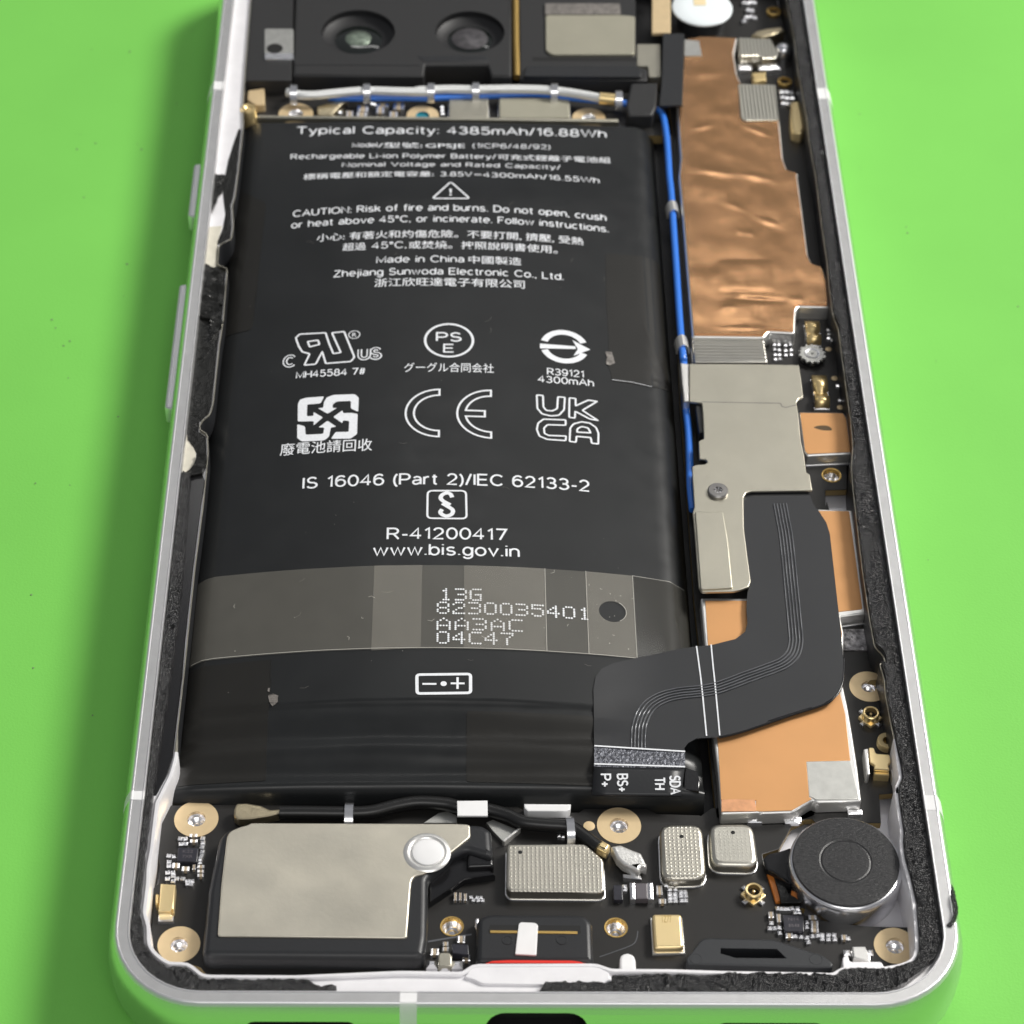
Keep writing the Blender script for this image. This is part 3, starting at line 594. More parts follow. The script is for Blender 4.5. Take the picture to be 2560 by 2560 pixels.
lump([(-33.18,63.97),(-32.24,64.72),(-32.07,63.24),(-32.39,61.39),(-33.29,61.11),(-34.82,60.55),(-34.62,61.28),(-33.27,62.49)], 6.9, .35, 'adhesive_residue', 'glossy black adhesive blob on top of the long foam seal')

# ------------------------------------------------------------------ battery
XC = -8.6; BW = 24.0; BY0, BY1 = 22.8, 120.2
def zb0(x, y):
    d = abs(x - XC); e = max(0, d - 21.6) / 2.3
    t = min(1, max(0, (y - 103) / 12)); t = t * t * (3 - 2 * t)      # the swelling fades towards the upper end
    return (7.5 - .004 * min(d, 22.2) ** 2) * (1 - t) + (5.9 - .0008 * min(d, 22.2) ** 2) * t - 1.6 * e * e
def zb(x, y):
    z = zb0(x, y)
    if y < 32.6:                                      # the wrapped end over the protection board
        t = min(1, (32.6 - y) / 9.4)
        s = min(1, (32.6 - y) / .5)
        d = abs(x - XC)
        wob = .35 * noise.noise((x * .10, 1.0, 2.0))
        rip = .24 * math.sin((y + wob) * 1.62 + .9) * min(1, t * 2.5) + .06 * noise.noise((x * .14, y * .8, 0))
        z = z * (1 - t * .8) + (5.15 + .3 * (1 - (d / 24) ** 2)) * t * .8 - .22 * s + rip
        if y < 24.3: z -= 2.2 * ((24.3 - y) / 1.5) ** 2
    if y > 119.2: z -= 1.2 * (y - 119.2) ** 2
    z += .025 * noise.noise((x * .22, y * .18, 6))
    return z
bat = thing('battery', 'large black pouch battery printed with white text and safety marks', 'battery', (XC, 71, 2.64))
nx, ny = 64, 150; V = []; F = []
xsu = [XC + BW * math.sin(math.pi / 2 * (-1 + 2 * i / nx) * .999) for i in range(nx + 1)]
xsu = [XC + BW * (-1 + 2 * i / nx) for i in range(nx + 1)]
ysu = [BY0 + (33.5 - BY0) * j / 60 for j in range(60)] + [33.5 + (118.6 - 33.5) * j / 70 for j in range(70)] + [118.6 + (BY1 - 118.6) * j / 10 for j in range(11)]
for y in ysu:
    for x in xsu: V.append((x, y, zb(x, y)))
nyr = len(ysu); w_ = nx + 1
for j in range(nyr - 1):
    for i in range(nx): F.append((j * w_ + i, j * w_ + i + 1, (j + 1) * w_ + i + 1, (j + 1) * w_ + i))
ring = [i for i in range(w_)] + [j * w_ + nx for j in range(1, nyr)] + [(nyr - 1) * w_ + i for i in range(nx - 1, -1, -1)] + [j * w_ for j in range(nyr - 2, 0, -1)]
b0 = len(V); V += [(V[i][0], V[i][1], 2.64) for i in ring]
F += [(ring[k], ring[(k + 1) % len(ring)], b0 + (k + 1) % len(ring), b0 + k) for k in range(len(ring))]
obj('pouch', V, F, 'battery_film', bat, 60)
zi = lambda x, y: zb(x, y) + .055
zt = lambda o: (lambda x, y: zb(x, y) + o)
E_L, E_R = XC - 23.6, XC + 23.6
# dark tapes stuck on the pouch
tp = [(-28.6,104.53),(-28.72,95.36),(-28.75,87.88)] + [(-28.87,90.47),(-28.81,84.78),(-29.1,83.79),(-30.36,83.6),(-31.67,83.75)] + [(E_L, [(-32.61,84.1)][0][1]), (E_L, [(-32.0,108.19)][0][1])] + [(-30.17,105.98)]
sheet('side_tape', fillet(tp, .3, 2), zt(.05), 'battery_tape', bat, step=.8)
tp = [(8.93,95.88),(9.28,96.21)] + [(E_R, [(14.08,96.55)][0][1]), (E_R, [(15.29,76.34)][0][1])] + [(13.06,75.8),(8.9,76.06),(8.69,78.03),(8.76,82.91),(8.73,88.33)]
sheet('side_tape', fillet(tp, .3, 2), zt(.03), 'battery_tape', bat, step=.8)
tp = [(-24.24,37.92),(-24.14,33.95),(-24.22,31.16),(-24.07,25.31)]
tp = tp[:3] + [(tp[3][0], 24.6), (E_L, 24.3), (E_L, tp[0][1] - .1)]
sheet('end_tape', fillet(tp, .3, 2), zt(.04), 'battery_tape', bat, step=.5)
tx = [(-6.08,31.45)]
sheet('end_tape', fillet([(tx[0][0], tx[0][1]), (tx[0][0], 24.3), (9.5, 24.0), (9.5, tx[0][1])], .3, 2), zt(.04), 'battery_tape', bat, step=.5)
# scuffs where the wrap is pinched
def flake(P, nm='scuff'):
    fills([rough(P, .12, .12)], lambda x, y: zb(x, y) + .1 + .1 * noise.noise((x * 9, y * 9, 0)), nm, 'grey_foil', bat)
flake([(-24.3,33.57),(-23.82,33.68),(-23.34,33.48),(-23.4,32.79),(-23.86,32.36),(-24.2,32.86)])
flake([(-24.37,34.44),(-24.2,34.43),(-24.2,33.95),(-24.39,34.05)])
flake([(8.33,80.29),(9.06,80.41),(9.17,79.51),(9.28,78.72),(8.77,78.24),(8.36,78.38),(8.49,79.4)])
stroke([([(8.9,76.12),(10.99,76.11),(13.06,75.8)], False)], .05, zt(.12), 'tape_crease', 'ink_white', bat)
stroke([([(-24.3,37.93),(-24.23,35.85),(-24.06,34.73)], False)], .07, zt(.09), 'tape_crease', 'void', bat)

# printed text --------------------------------------------------------------
def line(s, ends, cap, bold=0.0):
    (xl, y1), (xr, y2) = ends
    if all(c in SF for c in s): return stroke_text(s, xl, xr, (y1 + y2) / 2, cap, zi, bat, weight=1.2 + bold * 25)
    return lettering(s, xl, xr, (y1 + y2) / 2, cap, zi, bat, 'ink_white', bold)
def segs(parts, yl, cap, weight=1.4):
    """a printed line in pieces: plain letters drawn as strokes, the rest from the built-in font"""
    for t, xl, xr in parts:
        if all(c in SF for c in t): stroke_text(t, xl, xr, yl, cap, zi, bat, weight=weight)
        else: lettering(t, xl, xr, yl - .06, cap, zi, bat, 'ink_white', .005)
line('Typical Capacity: 4385mAh/16.88Wh', [(-25.8,117.1),(9.73,117.24)], 1.25, .010)
segs([('Model',[(-19.32,114.62)][0][0],[(-16.54,114.58)][0][0]),('/型號:',[(-16.42,114.58)][0][0],[(-11.34,114.55)][0][0]),('GPSJE',[(-10.98,114.56)][0][0],[(-6.5,114.58)][0][0]),('(1ICP6/48/92)',[(-5.59,114.59)][0][0],[(3.26,114.77)][0][0])], ([(-19.32,114.62)][0][1] + [(3.26,114.77)][0][1]) / 2, 0.76)
segs([('Rechargeable Li-ion Polymer Battery/',[(-26.23,112.5)][0][0],[(-3.0,112.03)][0][0]),('可充式鋰離子電池組',[(-2.76,112.03)][0][0],[(10.11,112.57)][0][0])], ([(-26.23,112.5)][0][1] + [(10.11,112.57)][0][1]) / 2, 0.88)
line('Nominal Voltage and Rated Capacity/', [(-20.32,110.77),(4.31,110.63)], .86, .006)
segs([('標稱電壓和額定電容量:',[(-24.64,108.38)][0][0],[(-9.98,107.3)][0][0]),('3.85V',[(-9.21,107.29)][0][0],[(-5.71,107.34)][0][0]),('⎓',[(-5.41,107.34)][0][0],[(-4.64,107.37)][0][0]),('4300mAh/16.55Wh',[(-4.4,107.37)][0][0],[(8.63,108.52)][0][0])], ([(-24.64,108.38)][0][1] + [(8.63,108.52)][0][1]) / 2, 0.96)
line('CAUTION: Risk of fire and burns. Do not open, crush', [(-25.42,101.53),(9.16,101.75)], 1.02, .012)
line('or heat above 45°C, or incinerate. Follow instructions.', [(-25.5,99.61),(9.39,99.85)], 1.02, .010)
line('小心: 有著火和灼傷危險。不要打開, 擠壓, 受熱', [(-22.64,97.06),(6.55,97.28)], 1.0, .006)
segs([('超過',[(-19.73,95.29)][0][0],[(-17.19,95.07)][0][0]),('45°C,',[(-16.5,95.02)][0][0],[(-12.82,94.84)][0][0]),('或焚燒。按照說明書使用。',[(-12.53,94.82)][0][0],[(3.65,95.52)][0][0])], ([(-19.73,95.29)][0][1] + [(3.65,95.52)][0][1]) / 2, 1.0)
segs([('Made in China',[(-15.93,93.06)][0][0],[(-6.55,92.77)][0][0]),('中國製造',[(-6.04,92.78)][0][0],[(-0.31,93.03)][0][0])], ([(-15.93,93.06)][0][1] + [(-0.31,93.03)][0][1]) / 2, 1.0)
line('Zhejiang Sunwoda Electronic Co., Ltd.', [(-20.49,90.93),(4.19,91.15)], 1.0, .010)
line('浙江欣旺達電子有限公司', [(-16.11,89.24),(-0.01,89.28)], 1.05, .006)
line('MH45584 7#', [(-23.78,75.67),(-16.72,75.72)], .92, .014)
line('グーグル合同会社', [(-12.67,75.94),(-3.39,75.98)], 1.1, .004)
line('R39121', [(2.2,76.05),(5.97,76.15)], .92, .010)
line('4300mAh', [(1.22,74.9),(6.92,74.88)], .92, .010)
line('廢電池請回收', [(-24.91,64.76),(-15.65,64.66)], 1.35, .004)
line('IS 16046 (Part 2)/IEC 62133-2', [(-22.36,59.61),(6.02,59.93)], 1.42, .012)
line('R-41200417', [(-13.79,52.37),(-2.28,52.53)], 1.40, .012)
line('www.bis.gov.in', [(-15.08,50.27),(-1.1,50.4)], 1.38, .012)
# warning triangle
tri = [(-8.06,107.11),(-5.95,103.79),(-10.06,103.7)]
stroke([(fillet(tri, .35, 3), True)], .2, zi, 'warning_triangle', 'ink_white', bat)
tc_ = (tri[0][0], sum(p[1] for p in tri) / 3)
fills([fillet([(tc_[0] - .15, tc_[1] + .75), (tc_[0] + .15, tc_[1] + .75), (tc_[0] + .07, tc_[1] - .15), (tc_[0] - .07, tc_[1] - .15)], .05, 2), circle(tc_[0], tc_[1] - .48, .14, 10)], zi, 'warning_triangle', 'ink_white', bat)
# recognised-component mark in outline
ru = [(-24.15,81.85),(-23.76,82.37),(-21.03,82.29),(-20.61,80.66),(-20.09,79.03),(-19.31,79.13),(-20.36,82.22),(-19.08,82.32),(-17.86,78.32),(-18.22,77.69),(-20.81,77.59),(-21.26,79.4),(-21.87,77.59),(-23.04,77.58),(-22.56,79.23),(-23.35,79.62),(-23.76,80.48)]
ruh = [(-22.86,81.13),(-21.79,81.22),(-21.6,80.55),(-22.61,80.29)]
stroke([(fillet(ru, .12, 2), True), (fillet(ruh, .08, 2), True)], .2, zi, 'component_mark', 'ink_white', bat)
cr = (-17.99,81.77,0.59)
stroke([(circle(cr[0], cr[1], cr[2], 16), True)], .09, zi, 'component_mark', 'ink_white', bat)
lettering('R', cr[0] - .22, cr[0] + .24, cr[1] - .3, .6, zi, bat)
def outline_text(s, ends, cap):
    (xl, y1), (xr, y2) = ends
    stroke_text(s, xl + .15, xr - .15, (y1 + y2) / 2 + .15, cap - .3, zi, bat, weight=3.4)
    stroke_text(s, xl + .15, xr - .15, (y1 + y2) / 2 + .15, cap - .3, zt(.085), bat, 'battery_film', weight=1.3)
outline_text('C', [(-25.28,77.5),(-24.0,77.49)], 1.75)
outline_text('US', [(-17.47,77.88),(-15.06,77.87)], 1.75)
# PSE circle
ps = (-8.05,80.65,2.6)
stroke([(circle(ps[0], ps[1], ps[2] - .1, 44), True)], .26, zi, 'safety_mark', 'ink_white', bat)
line('PS', [(-9.32,80.57),(-6.8,80.51)], 1.25, .02)
line('E', [(-8.56,78.86),(-7.57,78.86)], 1.15, .02)
# circle with arrow
bs = (4.03,80.51,2.54)
def arc(c, r, a0, a1, n=18): return [(c[0] + r * math.cos(math.radians(a0 + (a1 - a0) * k / n)), c[1] + r * math.sin(math.radians(a0 + (a1 - a0) * k / n))) for k in range(n + 1)]
for a0, a1 in ((22, 163), (198, 338)):
    fills([arc(bs, bs[2], a0, a1) + arc(bs, bs[2] * .72, a1, a0)], zi, 'safety_mark', 'ink_white', bat)
ar = [[(1.47,80.69),(5.22,80.68),(5.21,80.27),(1.46,79.96)], [(4.9,81.61),(6.76,80.4),(4.94,79.18),(5.45,80.3)]]
fills(ar, zt(.07), 'safety_mark', 'ink_white', bat)
# recycling arrows
rc = [[(-20.77,72.68),(-22.67,72.67),(-23.24,72.47),(-23.43,71.91),(-23.33,69.3),(-21.68,69.17),(-21.7,68.53),(-20.78,69.63),(-21.79,70.53),(-21.74,69.94),(-22.44,69.97),(-22.47,71.67),(-21.11,71.68)],
      [(-19.86,70.89),(-19.37,70.89),(-20.33,70.12),(-21.38,71.03),(-20.81,71.01),(-20.76,71.84),(-20.52,72.5),(-19.82,72.83),(-17.65,72.79),(-17.22,72.26),(-17.21,70.17),(-17.98,70.72),(-18.0,71.82),(-19.45,71.83),(-19.84,71.47)],
      [(-17.96,70.08),(-17.26,69.9),(-17.22,66.99),(-17.84,66.37),(-19.84,66.47),(-19.41,67.42),(-18.08,67.36),(-18.08,68.92),(-18.73,69.04),(-18.75,68.61),(-19.73,69.61),(-18.79,70.52),(-18.77,70.08)],
      [(-23.36,68.92),(-22.56,68.53),(-22.43,67.3),(-20.65,67.25),(-20.58,68.16),(-21.19,68.21),(-20.29,69.11),(-19.35,68.17),(-19.91,68.1),(-20.04,66.81),(-20.51,66.3),(-22.78,66.36),(-23.27,66.92)]]
fills([fillet(q, .16, 2) for q in rc], zi, 'recycling_mark', 'ink_white', bat)
# CE
def outlined(path, nm, w=.21): stroke([(path, True)], w, zi, nm, 'ink_white', bat)
ce = [(-8.97,72.52),(-8.91,67.15),(-12.38,69.83),(-11.54,69.82)]
cc = (ce[0][0], (ce[0][1] + ce[1][1]) / 2); Ro = cc[0] - ce[2][0]; Rn = cc[0] - ce[3][0]
outlined(arc(cc, Ro, 92, 268, 24) + [(cc[0], cc[1] - Ro), (cc[0], cc[1] - Rn)] + arc(cc, Rn, 268, 92, 20) + [(cc[0], cc[1] + Rn), (cc[0], cc[1] + Ro)], 'conformity_mark')
ex = [(-3.7,69.87),(-7.14,69.75),(-4.33,70.32),(-4.33,69.42)]
ec = (ex[0][0], cc[1] - .02); hb = (Ro - Rn) / 2; Re = ec[0] - ex[1][0]; Rs = Re - (Ro - Rn)
a_ = math.degrees(math.asin(hb / Rs))
outlined(arc(ec, Re, 92, 268, 24) + [(ec[0], ec[1] - Re), (ec[0], ec[1] - Rs)] + arc(ec, Rs, 268, 180 + a_, 10) + [(ex[2][0], ec[1] - hb), (ex[2][0], ec[1] + hb)] + arc(ec, Rs, 180 - a_, 92, 10) + [(ec[0], ec[1] + Rs), (ec[0], ec[1] + Re)], 'conformity_mark')
# UKCA
for q in ([(1.01,72.92),(1.64,72.9),(1.66,71.23),(1.95,70.76),(2.57,70.74),(3.07,71.14),(3.19,72.86),(3.9,72.86),(3.78,71.06),(3.24,70.19),(2.42,69.99),(1.51,70.21),(1.03,70.98)],
          [(4.37,72.84),(5.01,72.84),(4.98,71.75),(6.31,72.77),(7.24,72.71),(5.66,71.19),(7.23,69.92),(6.36,70.03),(4.92,70.96),(4.86,69.96),(4.27,70.0)],
          [(3.9,69.58),(3.89,68.81),(2.02,68.69),(1.66,68.16),(1.7,67.4),(2.12,67.16),(3.9,67.25),(3.83,66.6),(1.95,66.59),(1.18,66.98),(0.93,67.9),(1.08,68.83),(1.63,69.46)],
          [(4.23,66.53),(4.34,68.44),(4.7,69.09),(5.53,69.5),(6.37,69.42),(7.0,68.85),(7.22,68.04),(7.14,66.51),(6.47,66.54),(6.41,67.32),(4.95,67.33),(4.88,66.49)],
          [(5.0,67.95),(5.09,68.45),(5.51,68.81),(6.16,68.7),(6.43,68.01)]):
    outlined(fillet(q, .12, 2), 'conformity_mark', .19)
# standards mark in its box
bq = [(-9.99,58.86),(-6.22,58.91),(-6.14,55.15),(-9.99,55.15)]
stroke([(fillet(bq, .5, 4), True)], .2, zi, 'standards_mark', 'ink_white', bat)
e8 = [(-7.57,57.98),(-7.76,58.43),(-8.16,58.56),(-8.57,58.27),(-8.7,57.84),(-8.41,57.43),(-7.75,56.95)]
e9 = [(-8.54,57.16),(-7.75,56.54),(-7.49,56.19),(-7.61,55.71),(-8.07,55.47),(-8.52,55.64),(-8.72,55.99),(-8.53,56.35)]
def curve2(P, n=5): return [(v.x, v.y) for v in smooth_path([(p[0], p[1], 0) for p in P], n)]
stroke([(curve2(e8), False), (curve2(e9), False)], .42, zi, 'standards_mark', 'ink_white', bat)
# polarity mark
pq = [(-10.68,35.39),(-5.73,35.52),(-5.72,33.29),(-10.62,33.15)]
stroke([(fillet(pq, .3, 3), True)], .30, zi, 'polarity_mark', 'ink_white', bat)
pl = [(-10.15,34.29),(-8.86,34.29),(-7.55,34.38),(-6.27,34.4),(-6.92,35.12),(-6.92,33.73)]
stroke([(pl[0:2], False), (pl[2:4], False), (pl[4:6], False)], .22, zi, 'polarity_mark', 'ink_white', bat)
pd = (-8.2,34.33,0.29)
fills([circle(pd[0], pd[1], pd[2], 14)], zi, 'polarity_mark', 'ink_white', bat)
# dot-matrix batch print
FONT = {'0': '01110 10001 10001 10001 10001 10001 01110', '1': '00100 01100 00100 00100 00100 00100 01110', '2': '01110 10001 00001 00110 01000 10000 11111', '3': '11110 00001 00001 01110 00001 00001 11110',
        '4': '00010 00110 01010 10010 11111 00010 00010', '5': '11111 10000 11110 00001 00001 10001 01110', '7': '11111 00001 00010 00100 00100 00100 00100', '8': '01110 10001 10001 01110 10001 10001 01110',
        'A': '00100 01010 10001 10001 11111 10001 10001', 'C': '01111 10000 10000 10000 10000 10000 01111', 'G': '01111 10000 10000 10111 10001 10001 01111'}
def dots(s, x0, x1, yb, h):
    polys = []; adv = (x1 - x0) / (len(s) - 1 + 4 / 5.9) if len(s) > 1 else 1
    for i, c in enumerate(s):
        for r, row in enumerate(FONT[c].split()):
            for k, b in enumerate(row):
                if b == '1': polys.append(circle(x0 + i * adv + k * adv / 5.9, yb + h * (6 - r) / 6, .102 + .018 * random.random(), 7))
    V = []; F = []
    for P in polys:
        b0 = len(V); V += [(x, y, zb(x, y) + .105) for x, y in P]; F.append(tuple(range(b0, b0 + len(P))))
    return obj('batch_print', V, F, 'ink_white', bat, 0)
dl = [(-8.54,44.57),(-4.78,44.62),(-8.84,42.74),(5.58,43.02),(-8.84,40.9),(-0.92,41.13),(-8.82,39.19),(-1.81,39.4)]
dots('13G', dl[0][0], dl[1][0], dl[0][1], 1.34)
dots('8230035401', dl[2][0], dl[3][0], (dl[2][1] + dl[3][1]) / 2, 1.34)
dots('AA3AC', dl[4][0], dl[5][0], dl[4][1], 1.32)
dots('04C47', dl[6][0], dl[7][0], dl[6][1], 1.34)
for _ in range(26):                                   # lint and specks on the film
    x, y = XC + random.uniform(-21, 21), random.uniform(34, 118)
    fills([rough(circle(x, y, random.uniform(.03, .07), 6), .05, .05)], zt(.06), 'lint_speck', 'grey_foil', bat)

for _ in range(18):                                   # hairline scuffs
    x, y = XC + random.uniform(-20, 20), random.uniform(34, 112); a = random.uniform(0, 6.28); l = random.uniform(.2, .8)
    stroke([([(x, y), (x + l * math.cos(a), y + l * math.sin(a)), (x + 1.7 * l * math.cos(a + .3), y + 1.7 * l * math.sin(a + .3))], False)], .025, zt(.06), 'lint_fibre', 'grey_foil', bat)
# clear tape across the pouch, its thicker overlaps as parts
tape = thing('clear_tape', 'clear glossy tape strip wrapped across the black battery over the batch code', 'tape', (XC, 44, 6))
tt = [(-31.71,48.47),(-30.02,48.77),(-23.88,48.93),(-15.09,48.91)] + [(-10.37,48.99),(-5.15,49.04),(1.48,49.11),(10.09,49.22)]
tb = [(-31.71,38.3),(-29.81,38.57),(-24.34,38.66),(-15.67,38.33)] + [(-10.35,38.26),(1.38,38.73),(4.75,38.95)]
yt = sum(p[1] for p in tt[1:-1]) / (len(tt) - 2); yb_ = sum(p[1] for p in tb[1:]) / (len(tb) - 1)
vx = [(-14.97,44.68),(-10.38,44.59),(-6.36,44.63),(1.4,45.03),(5.34,45.39),(9.88,44.43)]
vx = [p[0] for p in vx]
hc = (7.77,44.11,1.31)
sheet('strip', [(E_L + .1, yb_ - .1), (vx[5], yb_), (vx[5], yt), (E_L + .1, yt)], zt(.075), 'clear_film', tape, holes=[circle(hc[0], hc[1], hc[2], 26)], step=.8, th=.02)
sheet('wrap_end', [(vx[5] + .02, yb_ - .6), (E_R + .2, yb_ - .9), (E_R + .2, yt - .3), (vx[5] + .02, yt)], zt(.075), 'clear_gloss', tape, step=.6, th=.02)
for a, b, hl in ((vx[0], vx[1], 0), (vx[2], vx[3], 0), (vx[4], vx[5] - .02, 1)):
    sheet('overlap', [(a, yb_ - (.25 if b == vx[1] else -.01)), (b, yb_ + .01), (b, yt - .01), (a, yt - .01)], zt(.125), 'clear_film_thick', tape, holes=[circle(hc[0], hc[1], hc[2] + .01, 26)] if hl else (), step=.8, th=.03)
ed = [[(x, yb_) for x in [E_L + .3 + (vx[5] - E_L - .3) * k / 40 for k in range(41)]]]
stroke([(ed[0], False), ([(vx[3], yb_), (vx[3], (yt + yb_) / 2), (vx[3], yt)], False), ([(vx[4], yb_), (vx[4], yt)], False), ([(vx[5], yb_), (vx[5], yt)], False)], .055, zt(.16), 'film_edge', 'film_edge', tape)
stroke([(arc(hc, hc[2], 300, 420, 14), False)], .06, zt(.17), 'film_edge', 'film_edge', tape)
stroke([([(vx[5], yt), (E_R - 1.5, yt - .15), (E_R, yt - .25)], False), ([(vx[5], yb_ - .6), (E_R - 1.5, yb_ - .75)], False)], .05, zt(.12), 'film_edge', 'film_edge', tape)
for _ in range(34):                                   # dust and scratches on the film
    x, y = random.uniform(E_L + 2, vx[5] - .5) if random.random() < .4 else random.uniform(vx[3], vx[5]), random.uniform(yb_ + .3, yt - .3)
    a = random.uniform(0, 6.28); l = random.uniform(.04, .5) * random.random()
    stroke([([(x, y), (x + l * math.cos(a), y + l * math.sin(a)), (x + 1.6 * l * math.cos(a + .5), y + 1.6 * l * math.sin(a + .5))], False)], .035, zt(.18), 'dust_mark', 'film_edge', tape)
gl = [(13.41,48.74),(13.29,40.58)]

# ------------------------------------------------------------------ circuit boards
BT = 4.0
def can(name, outline, z1, m, parent, ch=.28, z0=BT, label=None, r=.5):
    """a pressed metal cover: rounded top edge and a narrow foot of solder"""
    o = prism(name, fillet(outline, r, 4) if r else outline, z0 + .12, z1, m, parent, ch, seg=4)
    P = ccw(fillet(outline, r, 4) if r else outline)
    prism('solder_foot', inset(P, -.1), z0 - .02, z0 + .14, 'solder', o, .05)
    if label: o['label'] = label
    return o
def pad(cx, cy, r, rh, parent, z=BT, cut=None, m='gold_pad', bowl='polished'):
    """a gold ring round a screw hole, with the bright threaded boss down inside"""
    prof_ = [(r, z - .02), (r, z + .05), (rh, z + .05), (rh * .97, z - .3), (rh * .9, z - .75), (rh * .55, z - .95), (rh * .3, z - .8)]
    return lathe('screw_pad', cx, cy, prof_, None, parent, 40, mats=[m, bowl], pm=[0, 0, 0, 1, 1, 1, 1])
W = dict(w1=(-30.16,21.47,1.97), w2=(-30.64,8.22,1.83), w3=(7.61,20.95,1.98), w4=(30.97,8.33,1.84), w5=(31.76,37.15,1.83),
         h1=(-7.26,10.17,0.92), h2=(6.93,10.09,0.92), h3=(30.92,64.83,0.89))
RH = dict(w1=.42, w2=.42, w3=.42, w4=.44, w5=.38)
lower = thing('charging_board', 'black lower circuit board with silver shield cans and gold screw pads', 'circuit board', (0, 10, 2.6))
mo = (27.2,15.53,4.87)
LB = ([(-32.69,22.98),(-33.43,21.83),(-33.48,18.24),(-32.96,16.38),(-32.91,14.54),(-33.45,13.88),(-33.1,9.89),(-32.83,8.25),(-32.33,7.18),(-31.48,6.48),(-29.73,6.36),(-28.64,5.95),(-28.06,5.21),(-20.58,5.18)] + [(-11.65,5.46),(-6.15,5.39),(-5.31,6.32),(5.17,6.39),(6.0,5.78),(11.52,5.68)]
  + [(16.48,5.57),(25.4,5.4),(26.09,5.97),(29.72,5.95),(31.33,6.32),(32.25,6.88),(32.71,7.8),(32.91,10.26),(28.76,10.33),(26.63,10.63),(24.07,11.08),(22.44,12.28)] + [(23.56,12.15),(21.27,12.55),(20.79,13.8),(20.26,16.62),(20.24,17.9),(21.76,18.48),(23.17,21.1),(25.29,22.21),(25.37,23.02),(22.4,23.3),(16.02,22.97),(15.01,22.08)]
  + [(14.9,22.16),(11.09,22.28),(10.16,22.82),(4.55,22.79),(4.06,22.41),(3.35,22.4),(-0.82,22.59),(-1.76,23.24),(-4.15,23.45),(-11.31,23.56)])
holes = [circle(*W[k][:2], W[k][2] * (RH[k] if k in RH else .98), 24) for k in ('w1', 'w2', 'w3', 'w4', 'h1', 'h2')]
prism('board', LB, 3.2, BT, 'pcb_black', lower, .05, holes=holes, side='pcb_edge')
for k in ('w1', 'w2', 'w3', 'w4'): pad(*W[k], W[k][2] * RH[k], lower)
for k in ('h1', 'h2'):
    x, y, r = W[k]
    lathe('screw_hole', x, y, [(r * 1.12, BT + .01), (r * 1.1, BT + .06), (r * .98, BT + .05), (r * .95, BT - .5), (r * .6, BT - 1.0), (r * .25, BT - .85)], None, lower, 30, mats=['brass', 'polished'], pm=[0, 0, 0, 1, 1, 1])
# three shield cans
c1 = can('shield_can', [(-2.49,18.0),(4.42,18.07),(6.03,16.34),(6.01,13.12),(5.59,12.87),(-2.24,12.92),(-2.56,13.36)], 5.3, 'nickel_dots', lower, .22, r=.35)
c2 = can('shield_can', [(11.12,20.26),(14.95,20.28),(14.98,14.34),(11.02,14.25)], 5.3, 'nickel_dots', lower, .4, r=1.1)
c3 = can('shield_can', [(15.5,20.37),(19.52,20.39),(19.65,15.7),(15.44,15.79)], 5.3, 'nickel_dots_soft', lower, .45, r=1.1)
for c, q in ((c1, (-1.31,17.08,0.19)), (c2, (13.01,18.87,0.2)), (c3, (17.6,19.32,0.2))):
    lathe('vent_hole', q[0], q[1], [(q[2], 5.302), (q[2] * .9, 5.306)], 'void', c, 14)
# microphone in gold
mq = [(10.03,10.89),(12.6,10.9),(12.62,7.46),(10.05,7.39)]
mic = prism('microphone_base', inset(ccw(mq), -.1), BT - .01, BT + .25, 'nickel_bright', lower, .05)
mic2 = prism('microphone', fillet(mq, .35, 4), BT + .2, 5.0, 'gold_soft', lower, .25, seg=4)
mk = [(10.86,9.98),(11.68,9.98)]
lettering('1Z77', mk[0][0], mk[1][0], mk[0][1], .75, lambda x, y: 5.006, mic2, 'brass')
# springy gold contact at the side wall
sp = [(-32.58,13.7),(-31.28,13.61),(-31.23,11.0),(-31.4,11.06),(-31.48,10.81),(-32.53,10.8)]
ct = prism('antenna_contact', sp, BT + .1, 5.2, 'gold_soft', lower, .12)
q = [(-32.63,11.03),(-31.29,11.03),(-31.27,10.39),(-32.57,10.32)]
prism('solder_tab', q, BT - .01, 4.4, 'solder', lower, .1)
q = [(-32.97,12.8),(-32.68,12.8),(-32.59,11.77),(-32.88,11.71)]
prism('contact_tip', fillet(q, .2, 3), BT, 5.0, 'gold', lower, .2)
q = [(-33.83,12.35),(-33.35,12.36),(-33.29,9.93),(-33.74,9.86)]
prism('contact_plate', q, 3.0, 6.2, 'nickel', frame, .08)
# chips and the swarms of tiny parts round them
def chip(P, h, parent, mark=None):
    o = prism('chip', fillet(P, .08, 2), BT + .05, BT + h, 'chip_black', parent, .06)
    if mark:
        x0 = min(p[0] for p in P); x1 = max(p[0] for p in P); y0 = min(p[1] for p in P); y1 = max(p[1] for p in P)
        for i, s_ in enumerate(mark): lettering(s_, x0 + .45, x1 - .45, y1 - (i + 1) * (y1 - y0) / (len(mark) + .8), .32, lambda x, y: BT + h + .006, o, 'chip_body')
    return o
chip([(-31.46,17.93),(-29.66,17.9),(-29.69,16.4),(-31.43,16.49)], .6, lower, ('K22', '7XR'))
chip([(21.42,11.11),(23.22,11.05),(23.13,9.41),(21.41,9.34)], .6, lower, ('N14', 'B8'))
for x, y, w, h in [(-30.24,19.39,0.6639537374170057,0.3510667026735079),(-30.16,18.79,0.642535874919683,0.3510667026735079),(-31.51,16.18,0.642535874919683,0.5401026194977046),(-30.65,15.83,0.642535874919683,0.48609235754793406),(-29.33,16.06,0.5997001499250374,0.3510667026735079),(-29.29,15.57,0.5997001499250374,0.2970564407237375),(-29.26,15.14,0.5568644249303919,0.3240615716986227),(-29.92,16.02,0.2998500749625187,0.5401026194977046)]:
    smd('capacitor', CAP, x, y, BT, w, h, .45, lower)
